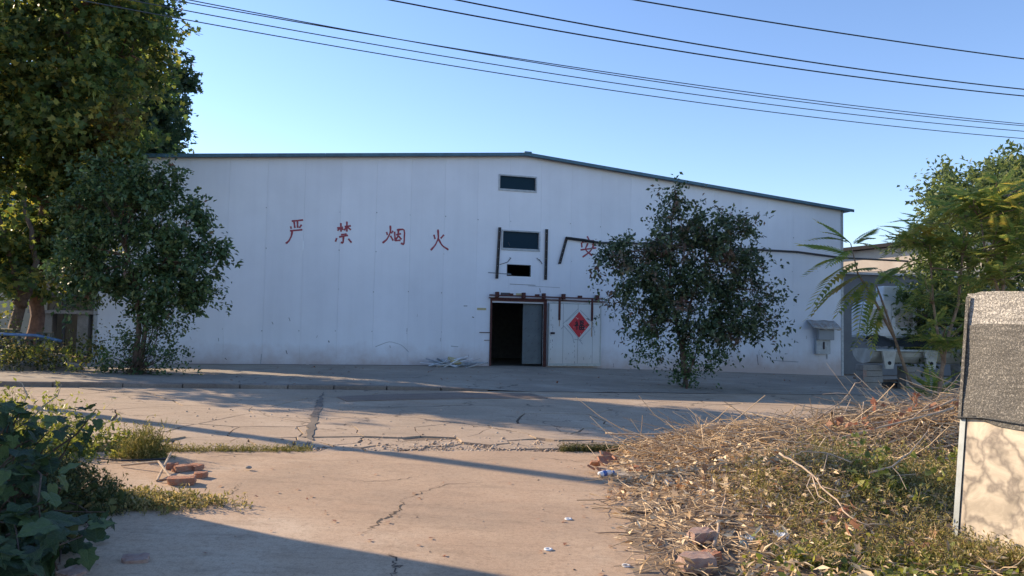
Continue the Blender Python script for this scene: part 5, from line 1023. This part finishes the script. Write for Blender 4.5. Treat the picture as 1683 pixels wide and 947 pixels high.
# green vine ground cover bottom right
HEART = np.array([[0, 0, 0], [-.12, -.32, .04], [.2, -.5, .06], [.62, -.36, .03], [1, 0, -.1], [.62, .36, .03], [.2, .5, .06], [-.12, .32, .04]]); HF = np.array([[0, 1, 2], [0, 2, 3], [0, 3, 4], [0, 4, 5], [0, 5, 6], [0, 6, 7]])
X, Y = area(2300, 1.25, 4.4, 4.2, 5.9, lambda X, Y: np.clip((X-1.5+.3*(5-Y))/.5, 0, 1)*np.clip((5.9-Y+.12*(X-2))/.5, 0, 1)*np.clip(2*fbm(X*2, Y*2)-.3, .1, 1))
weeds('ground_vine', 'bright green small-leaved vine carpet at the bottom right corner', X, Y, rng.uniform(.02, .10, len(X)), 'vine', 5, .034, wid=.9, droop=-.2, T=HEART, F=HF, cat='vine')
X, Y = area(120, 4.2, 6.0, 6.6, 8.2, lambda X, Y: X*0+1); X = np.concatenate([X, rng.uniform(3.1, 3.7, 50)]); Y = np.concatenate([Y, rng.uniform(6.4, 7.4, 50)])
weeds('climbing_vine', 'yellowing broad-leaved vine scrambling against the fence post', X, Y, rng.uniform(.1, .36, len(X)), 'vine', 6, .045, wid=.9, T=HEART, F=HF, cat='vine')
# grass along the slab edge
for (xa, xb, n, h0, h1, mat, lab) in ((-3.9, -2.45, 500, .02, .09, 'grass', 'low dry grass growing in the slab joint left of the dark strip'), (.7, 1.9, 900, .03, .12, 'weed_dark', 'green grass strip in the slab joint beside the brushwood'), (-5.6, -3.9, 380, .03, .12, 'weed', 'weedy dry grass around the grass tuft by the shrub')):
    X = rng.uniform(xa, xb, n); Y = lipY(X)+rng.normal(.06, .07, n); weeds('joint_grass', lab, X, Y, rng.uniform(h0, h1, n), mat, 5, .035, zf=lambda X, Y: -.019*X-.03, lean=.4, wid=.16, droop=-.7, cat='grass')
g_ = gnd(238, 752); X = g_[0]+rng.normal(0, .13, 420); Y = g_[1]+rng.normal(0, .1, 420)
weeds('grass_tuft', 'single tall yellow-green grass tuft standing at the slab edge', X, Y, rng.uniform(.08, .46, 420)*np.exp(-((X-g_[0])/.2)**2), 'grass', 4, .06, zf=lambda X, Y: -.019*X-.02, lean=.3, wid=.12, droop=-.8, cat='grass tuft')
# ---------------------------------------------------------------- bricks, stones, litter
BR = None
def brick(p, rz_, label, mat='brick', s=(.24, .115, .053), rx=0, ry=0, chip=True, group='loose bricks', z=0):
    mb = MB(); a, b_, c_ = s; P_ = [(x_*a/2, y_*b_/2, z_*c_/2) for z_ in (-1, 1) for x_, y_ in ((-1, -1), (1, -1), (1, 1), (-1, 1))]
    if chip: P_ = [(x_*(1-rnd.uniform(0, .10)), y_*(1-rnd.uniform(0, .08)), z_*(1-rnd.uniform(0, .08))) for x_, y_, z_ in P_]
    import bmesh
    bm = bmesh.new(); vv = [bm.verts.new(q_) for q_ in P_]
    for f in ((0, 3, 2, 1), (4, 5, 6, 7), (0, 1, 5, 4), (1, 2, 6, 5), (2, 3, 7, 6), (3, 0, 4, 7)): bm.faces.new([vv[i] for i in f])
    bmesh.ops.subdivide_edges(bm, edges=bm.edges, cuts=4, use_grid_fill=True); cor = Vector([rnd.choice((-1, 1))*q_/2 for q_ in s])
    for v in bm.verts:
        e_ = sum(abs(abs(v.co[i])-s[i]/2) < .012 for i in range(3)); v.co *= 1-(.05 if e_ == 3 else .02 if e_ == 2 else 0); v.co += Vector([rnd.uniform(-1, 1)*.0022*(1+e_*.5) for _ in range(3)])
        dd = (v.co-cor).length
        if dd < b_*.45: v.co -= cor.normalized()*(b_*.45-dd)*.55
    me_ = bpy.data.meshes.new('brick'); bm.to_mesh(me_); bm.free(); me_.materials.append(M[mat]); o = link('brick', me_, None, loc=(p[0], p[1], p[2]+c_/2+z), rot=(rx, ry, rz_)); return sets(o, label, 'brick', group)
brick(gnd(298, 796), .25, 'half-buried red brick with mortar on top, nearest of the left group', s=(.26, .16, .07))
brick(gnd(303, 774), .9, 'red brick lying behind the nearest one, touching the stick', s=(.24, .12, .06)); brick(gnd(318, 772), -.5, 'darker red brick furthest back in the left brick group', s=(.2, .12, .055), rx=.1)
brick(gnd(328, 785), -.1, 'small square orange brick piece at the right of the left group', s=(.13, .12, .055)); brick(gnd(283, 771), .3, 'small red brick chunk leftmost in the left group', s=(.12, .1, .06))
for (x_, y_, rz_, s, lab, mt) in ((1151, 897, .3, (.2, .16, .085), 'grey-pink cut brick at the edge of the dirt below the crossed branches', 'brick_grey'), (1142, 945, .15, (.24, .2, .10), 'reddish stone-like brick at the very bottom edge of the view', 'brick_grey'), (1165, 930, .8, (.16, .12, .06), 'broken brick beside the bottom-edge one, half under straw', 'brick'),
                                  (1060, 785, .2, (.2, .12, .06), 'orange brick half in the litter right of the pale tile', 'brick'), (1043, 780, -.5, (.14, .11, .06), 'brick fragment between the pale tile and orange brick', 'brick'), (1500, 915, .15, (.5, .12, .06), 'long reddish brick course end at the foot of the fence post', 'brick')):
    p = onmound(x_, y_) if x_ > 1100 else gnd(x_, y_); brick(p, rz_, lab, mt, s, rx=rnd.uniform(-.1, .1), group='loose bricks', z=.035)
# orange tile shards near the bottle
for i, (x_, y_, s, lab) in enumerate(((972, 776, .07, 'small orange tile shard at the far left of the litter'), (978, 769, .09, 'orange tile shard standing behind the bottle'), (1000, 757, .12, 'upright orange tile shard farther back from the bottle'), (985, 780, .06, 'tiny orange shard between bottle and first shard'), (990, 764, .10, 'curved orange shard leaning beside the bottle'), (1108, 815, .09, 'orange shard by the white cup'), (1012, 762, .08, 'orange shard partly under the straw'))):
    p = gnd(x_, y_); poly = [(s*math.cos(a)*rnd.uniform(.6, 1.2), s*math.sin(a)*rnd.uniform(.5, 1.1)) for a in [j*1.25 for j in range(5)]]
    sets(MB().prism(poly, -.01, .012).build('tile_shard', M['brick'], None, loc=(p[0], p[1], p[2]+.05), rot=(rnd.uniform(.3, 1.0), rnd.uniform(-.4, .4), rnd.uniform(0, 3))), lab, 'tile shard', 'orange tile shards')
# pale tiles
for (x_, y_, l_, w, rz_, lab) in ((1035, 786, .55, .2, -.55, 'long pale broken tile slab running from the bottle into the litter'), (1078, 812, .34, .22, -.4, 'pale cream tile piece below the long slab')):
    p = gnd(x_, y_); poly = [(-l_/2, -w*.3), (-l_*.2, -w/2), (l_*.45, -w*.45), (l_/2, w*.2), (l_*.1, w/2), (-l_*.45, w*.4)]; sets(MB().prism(poly, 0, .035).build('pale_tile', M['stone'], None, bevel=.006, loc=(p[0], p[1], p[2]+.02), rot=(.08, -.04, rz_)), lab, 'tile', 'pale broken tiles')
p = gnd(408, 773); v = OCT*np.array([.06, .05, .055])+rng.normal(size=(6, 3))*.005; o = npmesh('grey_stone', v+np.array([0, 0, .028]), OCF, M['block']); o.location = tuple(p); sets(o, 'single fist-sized grey stone alone on the tan slab', 'stone'); bv = o.modifiers.new('b', 'BEVEL'); bv.width = .015; bv.segments = 2
# bottle
p = gnd(984, 786); bt = empty('plastic_bottle', (p[0], p[1], p[2]+.036), R(35), 'empty clear plastic bottle with blue label lying at the litter edge', 'bottle')
MB().tube([(0, 0, 0), (.01, 0, 0), (.13, 0, .01), (.16, 0, .01), (.19, 0, .01), (.205, 0, .012)], [.02, .033, .033, .028, .014, .013], 14).build('body', M['plastic_white'], bt, True); MB().tube([(.05, 0, .004), (.10, 0, .008)], .0345, 14).build('label_band', M['plastic_blue'], bt, True); MB().tube([(.205, 0, .012), (.222, 0, .012)], .015, 10).build('cap', M['plastic_blue'], bt)
# cup / plate
p = gnd(1100, 808); cp = empty('foam_bowl', (p[0], p[1], p[2]+.06), 0, 'upturned white foam bowl with a bitten rim among the litter', 'bowl')
mb = MB(); k = 16; mb.add([(r_*math.cos(2*math.pi*i/k), r_*math.sin(2*math.pi*i/k), z) for r_, z in ((.085, 0), (.08, .015), (.05, .045), (.0, .05)) for i in range(k)], [(a*k+i, a*k+(i+1) % k, (a+1)*k+(i+1) % k, (a+1)*k+i) for a in range(3) for i in range(k)]); mb.build('bowl_shell', M['plastic_white'], cp, True, rot=(.5, .1, 0))
# plastic scraps
for (x_, y_, w, mt, lab) in ((1232, 898, .08, 'plastic_white', 'crumpled white-and-blue plastic scrap in the dead leaves'), (1283, 890, .10, 'plastic_white', 'shiny translucent film scrap right of the crumpled plastic'), (1128, 788, .05, 'plastic_cyan', 'tiny pale blue wrapper in the dark hollow of the heap'), (1222, 905, .05, 'plastic_cyan', 'small cyan wrapper beside the white plastic scrap')):
    p = onmound(x_, y_); k = 7; vs = [(w*(i/k-.5)+rnd.uniform(-.01, .01), w*.7*(j/k-.5)+rnd.uniform(-.01, .01), .05*rnd.random()+.01) for i in range(k+1) for j in range(k+1)]
    mb = MB(); mb.add(vs, [(i*(k+1)+j, i*(k+1)+j+1, (i+1)*(k+1)+j+1, (i+1)*(k+1)+j) for i in range(k) for j in range(k)]); sets(mb.build('plastic_scrap', M[mt], None, loc=(p[0], p[1], p[2]+.02), rot=(.2, .1, rnd.random())), lab, 'plastic scrap', 'plastic scraps in the litter')
# little rings and washers on the slab
for i, (x_, y_, lab) in enumerate(((934, 854, 'small pale ring lying on the slab, farthest of three'), (901, 904, 'small pale ring lying on the slab, leftmost of three'), (1029, 931, 'small pale ring lying on the slab, nearest of three'))):
    p = gnd(x_, y_); k = 14; mb = MB(); mb.add([(r_*math.cos(2*math.pi*j/k), r_*math.sin(2*math.pi*j/k), z) for r_, z in ((.032, 0), (.030, .008), (.016, .008), (.014, 0)) for j in range(k)], [(a*k+j, a*k+(j+1) % k, (a+1)*k+(j+1) % k, (a+1)*k+j) for a in range(3) for j in range(k)]); sets(mb.build('ring', M['white_scrap'], None, True, loc=(p[0], p[1], p[2]+.003)), lab, 'ring', 'pale rings on the slab')
# wire loop
p = gnd(1010, 872); sets(MB().tube([(.22*math.cos(a), .13*math.sin(a), .01+.01*math.sin(3*a)) for a in np.linspace(3.3, 7.0, 20)], .004, 5).build('wire_loop', M['branch_dark'], None, loc=(p[0], p[1], p[2]+.0)), 'thin bent wire loop half open on the dirt at the slab edge', 'wire loop')
# leaning sticks by the left bricks
for (pa, pb, r_, mt, lab) in ((((200, 768, .02), (260, 775, .1), (283, 794, .03)), None, .012, 'branch', 'long pale stick lying from the shrub to the brick group'), (((258, 792, .01), (280, 763, .12)), None, .012, 'branch', 'short pale stick propped diagonally against the red bricks'), (((262, 793, .02), (292, 795, .05)), None, .011, 'branch_dark', 'short dark stick flat beneath the propped one')):
    pts = [gnd(x_, y_)+np.array([0, 0, h_]) for x_, y_, h_ in pa]; o = pts[0]; sets(MB().tube([q_-o for q_ in pts], r_, 7).build('stick', M[mt], None, loc=tuple(o)), lab, 'stick', 'sticks by the left bricks')
pts = [gnd(x_, y_)+np.array([0, 0, .03]) for x_, y_ in ((160, 758), (200, 762), (275, 759))]; sets(MB().tube([q_-pts[0] for q_ in pts], .011, 6).build('black_hose', M['tarp'], None, loc=tuple(pts[0])), 'thin black hose trailing from the shrub behind the bricks', 'hose')
# ---------------------------------------------------------------- fence panel and net
FB = gnd(1569, 906, .0); FD = np.array([.39, -.92, 0]); FD /= np.linalg.norm(FD); FNn = np.array([-.92, -.39, 0])/np.linalg.norm([.92, .39])
fa = math.atan2(FD[1], FD[0]); lean = R(-3.0)
fp = empty('board_fence', tuple(FB), fa, 'stained beige board panel with pale metal end strip at the right edge', 'fence panel')
h1 = 1.05
def shear(mb, k=.055): mb.v = [(x_-k*z_*FD[0]*-1*0+0, y_, z_) for x_, y_, z_ in mb.v]; return mb
def leanv(mb):  # lean the top to the photo's right, in world X, expressed locally
    c_, s_ = math.cos(fa), math.sin(fa); mb.v = [(x_+.080*z_*c_, y_-.080*z_*s_, z_) for x_, y_, z_ in mb.v]; return mb
leanv(MB().box(.05, 2.6, -.03, .03, 0, h1)).build('board', M['board'], fp)
leanv(MB().box(.0, .045, -.04, .045, -.02, h1)).build('edge_strip', M['alu'], fp)
leanv(MB().box(.0455, .0495, -.036, .036, 0, h1)).build('gap_strip', M['dark'], fp)
leanv(MB().box(.05, .30, -.036, -.031, .0, .012)).build('bottom_clip', M['scuff'], fp)
MB().box(-.3, 2.7, -.12, .12, -.22, -.004).build('footing', M['slab'], fp)
# net
nt_ = empty('shade_net', tuple(FB), fa, 'dark woven shade net stretched above the beige board at the right edge', 'shade net')
def netpiece(z0, z1, y_, mat, name, x0=-.01, seed=0, wav=.004):
    mb = MB(); nx, nz = 50, 26; vs = []
    for i in range(nx+1):
        for j in range(nz+1):
            u, v_ = i/nx, j/nz; xx = x0+2.65*u; zz = z0+(z1-z0)*v_; w_ = wav*math.sin(xx*5+zz*9+seed)+wav*.6*math.sin(xx*13-zz*4+seed)+rnd.uniform(-1, 1)*wav*.35
            zz += (.006*math.sin(xx*3+seed)+.003*math.sin(xx*9)) if j == nz else 0; zz += (.012*math.sin(xx*8+seed)+.035*math.exp(-((xx-.12)/.08)**2)) if j == 0 else 0
            if j == nz and xx < .06: zz -= .012
            vs.append((xx, y_+w_, zz))
    mb.add(vs, [(i*(nz+1)+j, (i+1)*(nz+1)+j, (i+1)*(nz+1)+j+1, i*(nz+1)+j+1) for i in range(nx) for j in range(nz)]); return leanv(mb).build(name, M[mat], nt_, True)
netpiece(1.01, 1.76, -.046, 'net', 'net_lower', seed=1); netpiece(1.70, 2.01, -.040, 'net_thin', 'net_upper', seed=2)
mb = MB(); mb.tube([(0, -.0, 1.03), (0, 0, 1.99)], .018, 8); leanv(mb).build('post', M['alu'], nt_)
leanv(MB().box(-.005, .02, -.060, -.052, 1.02, 1.98)).build('hem', M['net'], nt_)
leanv(MB().tube([(-.01, -.065, 1.035), (.2, -.065, 1.055), (.6, -.065, 1.04), (2.6, -.065, 1.04)], .006, 6)).build('tie_wire', M['tarp'], nt_)
# ---------------------------------------------------------------- left foreground shrub with broad leaves
def bigleaf(seed):
    rq = random.Random(seed); vs = []; fs = []
    outl = [(0, 0), (-.10, .16), (-.06, .34), (.10, .47), (.28, .44), (.42, .50), (.58, .38), (.72, .34), (.86, .16), (1.04, 0)]
    if seed % 2: outl = [(0, 0), (-.08, .14), (-.12, .30), (.04, .42), (.20, .36), (.30, .34), (.46, .52), (.60, .50), (.62, .30), (.74, .24), (.88, .12), (1.06, 0)]
    outl = [(x_+rq.uniform(-.035, .035)*(0 < y_), y_*rq.uniform(.85, 1.12)) for x_, y_ in outl]; cu = rq.uniform(.05, .45); wv = rq.uniform(.02, .09); ph = rq.uniform(0, 6)
    mid = [(max(0, x_)*1.0, 0, .0) for x_, y_ in outl]
    z = lambda x_, y_: -cu*x_*x_+.22*abs(y_)-.3*y_*y_+wv*math.sin(x_*13+ph+(2 if y_ > 0 else 0))*abs(y_)*2
    n = len(outl)
    for sg in (1, -1):
        o = len(vs); vs += [(m_[0], 0, z(m_[0], 0)) for m_ in mid]+[((m_[0]+x_)/2, sg*y_*.5, z((m_[0]+x_)/2, y_*.5)+.02) for m_, (x_, y_) in zip(mid, outl)]+[(x_, sg*y_, z(x_, y_)) for x_, y_ in outl]
        for r_ in (0, 1):
            for i in range(n-1): f = (o+r_*n+i, o+r_*n+i+1, o+(r_+1)*n+i+1, o+(r_+1)*n+i); fs.append(f if sg > 0 else f[::-1])
    mb = MB(); mb.add(vs, fs); return mb.mesh('leaf', M['leaf_big'], True)
lms = [bigleaf(k) for k in range(6)]
b_ = gnd(5, 900); b_ = np.array([-3.75, 5.6, .06]); shr = empty('broad_leaved_shrub', tuple(b_), 0, 'dark broad-leaved shrub filling the lower left corner in shade', 'shrub')
LE = [((22, 690, 5.6), (30, 30), 30, .10), ((40, 740, 5.4), (46, 40), 36, .12), ((70, 700, 5.7), (34, 26), 14, .10), ((30, 810, 5.0), (50, 46), 30, .14), ((50, 880, 4.7), (60, 40), 32, .17), ((110, 880, 4.9), (50, 34), 22, .14), ((0, 920, 4.5), (50, 40), 24, .17), ((130, 905, 5.1), (30, 26), 12, .09), ((160, 860, 5.6), (34, 22), 10, .08), ((60, 780, 5.3), (40, 30), 20, .12)]
stems = []
for (c_, rr, n, s) in LE:
    for i in range(n):
        a = rnd.uniform(0, 6.28); u = math.sqrt(rnd.random()); p = at(c_[0]+rr[0]*u*math.cos(a), c_[1]+rr[1]*u*math.sin(a), c_[2]+rnd.uniform(-.3, .35))
        d = Vector((rnd.uniform(-.6, 1), rnd.uniform(-1, .3), rnd.uniform(-.9, .25))).normalized(); sc_ = s*rnd.uniform(.7, 1.2); q_ = d.to_track_quat('X', 'Z'); l_ = link('leaf', rnd.choice(lms), shr, tuple(p-b_), q_.to_euler(), (sc_, sc_, sc_)); l_.rotation_euler.rotate_axis('X', rnd.uniform(-.5, .5))
        if i % 3 == 0: stems.append(limb((rng.normal()*.1, rng.normal()*.1, 0), p-b_, 6, .12))
V, Fq = tubes(np.array(stems), np.tile(np.linspace(.012, .004, 7), (len(stems), 1)), 5); npmesh('stems', V, Fq, M['bark'], shr)['kind'] = 'stuff'
# arching sprays with leaves at (120..165, 665..740), lit
sp2 = empty('leafy_spray', tuple(at(95, 760, 6.0)), 0, 'arching leafy shoot leaning right out of the dark shrub over the road', 'shoot')
o = np.array(sp2.location); path = [at(x_, y_, Y_)-o for x_, y_, Y_ in ((60, 765, 6.0), (95, 735, 6.0), (125, 715, 6.0), (145, 690, 6.0), (158, 672, 6.0))]; MB().tube(path, [.01, .008, .007, .005, .004], 6).build('stem', M['bark'], sp2)
for (x_, y_) in ((120, 672), (135, 670), (152, 672), (160, 680), (128, 686), (145, 692), (158, 700), (120, 700), (138, 706), (150, 712), (112, 715), (130, 728), (142, 735), (105, 690), (165, 690)):
    d = Vector((rnd.uniform(-.4, 1), rnd.uniform(-.8, .2), rnd.uniform(-.8, .4))).normalized(); link('leaf', rnd.choice(lms), sp2, tuple(at(x_-6, y_, 6.0+rnd.uniform(-.1, .1))-o), d.to_track_quat('X', 'Z').to_euler(), (.085,)*3)
for i, (pp, lab) in enumerate(((((28, 690, 5.8), (45, 650, 5.8), (36, 630, 5.8), (26, 627, 5.8)), 'thin bare curved stem rising above the dark shrub, left one'), (((40, 700, 5.8), (75, 665, 5.8), (95, 650, 5.8), (101, 632, 5.8)), 'thin bare hooked stem rising above the dark shrub, right one'))):
    o = at(*pp[0]); sets(MB().tube([at(*q_)-o for q_ in pp], [.006, .005, .004, .003], 5).build('bare_stem', M['branch'], None, loc=tuple(o)), lab, 'stem', 'bare stems above the shrub')
# lit weeds behind the shrub and the dark fine-leaved bank
zl = lambda X, Y: -.019*X-.03
X = rng.uniform(-7.2, -4.4, 1500); Y = rng.uniform(7.2, 9.6, 1500); k = rng.random(1500) < np.clip(1.6*fbm(X, Y)+.1, 0, 1)*np.clip((-4.3-X-.35*(9-Y))/.5+.3, 0, 1); X, Y = X[k], Y[k]
weeds('sunlit_weeds', 'sunlit yellow-green weeds between the dark shrub and the grass tuft', X, Y, rng.uniform(.15, .7, len(X))*np.clip((-4.4-X)/1.3, .12, 1), 'vine', 14, .06, zf=zl, wid=.5, droop=-.2)
def bank(X, Y): return -.019*X-.03+.26*np.exp(-(((X+4.2)/.75)**2+((Y-6.4)/.8)**2))
X = rng.uniform(-5.2, -2.1, 9000); Y = rng.uniform(5.2, 8.0, 9000); e = ((X+4.45)/1.4)**2+((Y-6.25+.12*(X+4))/.72)**2; k = (e < 1.0)*(rng.random(9000) < np.clip(1.25-e, .12, 1)) > 0; X, Y = X[k], Y[k]
weeds('weedy_bank', 'dark fine-leaved weeds spilling right from the shrub onto the slab', X, Y, rng.uniform(.04, .22, len(X)), 'weed_dark', 11, .038, zf=bank, wid=.4, droop=-.1)
X = rng.normal(-3.1, .30, 700); Y = rng.normal(6.5, .15, 700); weeds('creeping_weeds', 'low creeping weed runners reaching farthest right over the slab', X, Y, rng.uniform(.02, .09, len(X)), 'weed', 8, .035, zf=lambda X, Y: -.019*X, wid=.4, droop=-.1)
for i, (x_, y_, lab) in enumerate(((222, 922, 'dusty red brick half hidden under the shade leaves, right one'), (120, 945, 'dusty red brick half hidden under the shade leaves, left one'))): brick(gnd(x_, y_), .3+i, lab, 'brick_grey', (.17, .12, .05), rx=.15, z=-.02)
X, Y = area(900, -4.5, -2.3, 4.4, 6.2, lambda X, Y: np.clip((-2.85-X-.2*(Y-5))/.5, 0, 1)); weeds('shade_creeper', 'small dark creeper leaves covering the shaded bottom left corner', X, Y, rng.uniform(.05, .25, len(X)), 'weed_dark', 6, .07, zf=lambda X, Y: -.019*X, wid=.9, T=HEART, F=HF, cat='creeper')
# scattered dark crumbs and dead leaves on the slab
n = 90; X = rng.uniform(-3.2, 2, n); Y = rng.uniform(4.6, 9.5, n); d = rng.normal(size=(n, 3)); d[:, 2] *= .2; V, Fq = inst(STAR_T, STAR_F, np.stack([X, Y, -.019*X+.012], 1), rot_from(d, np.tile([0, .2, 1.], (n, 1))), rng.uniform(.015, .045, n)); sets(npmesh('leaf_crumbs', V, Fq, M['leaf_maple']), 'scattered brown leaf crumbs on the tan slab', 'leaf litter', kind='stuff')
n = 300; X = rng.uniform(-12, 12, n); Y = kerbY(X)+rng.uniform(.3, 9, n); d = rng.normal(size=(n, 3)); d[:, 2] *= .2; V, Fq = inst(STAR_T, STAR_F, np.stack([X, Y, apron_z(X, Y)+.012], 1), rot_from(d, np.tile([0, .2, 1.], (n, 1))), rng.uniform(.03, .09, n)); sets(npmesh('leaf_crumbs', V, Fq, M['leaf_maple']), 'scattered dead leaves on the grey apron before the warehouse', 'leaf litter', kind='stuff')
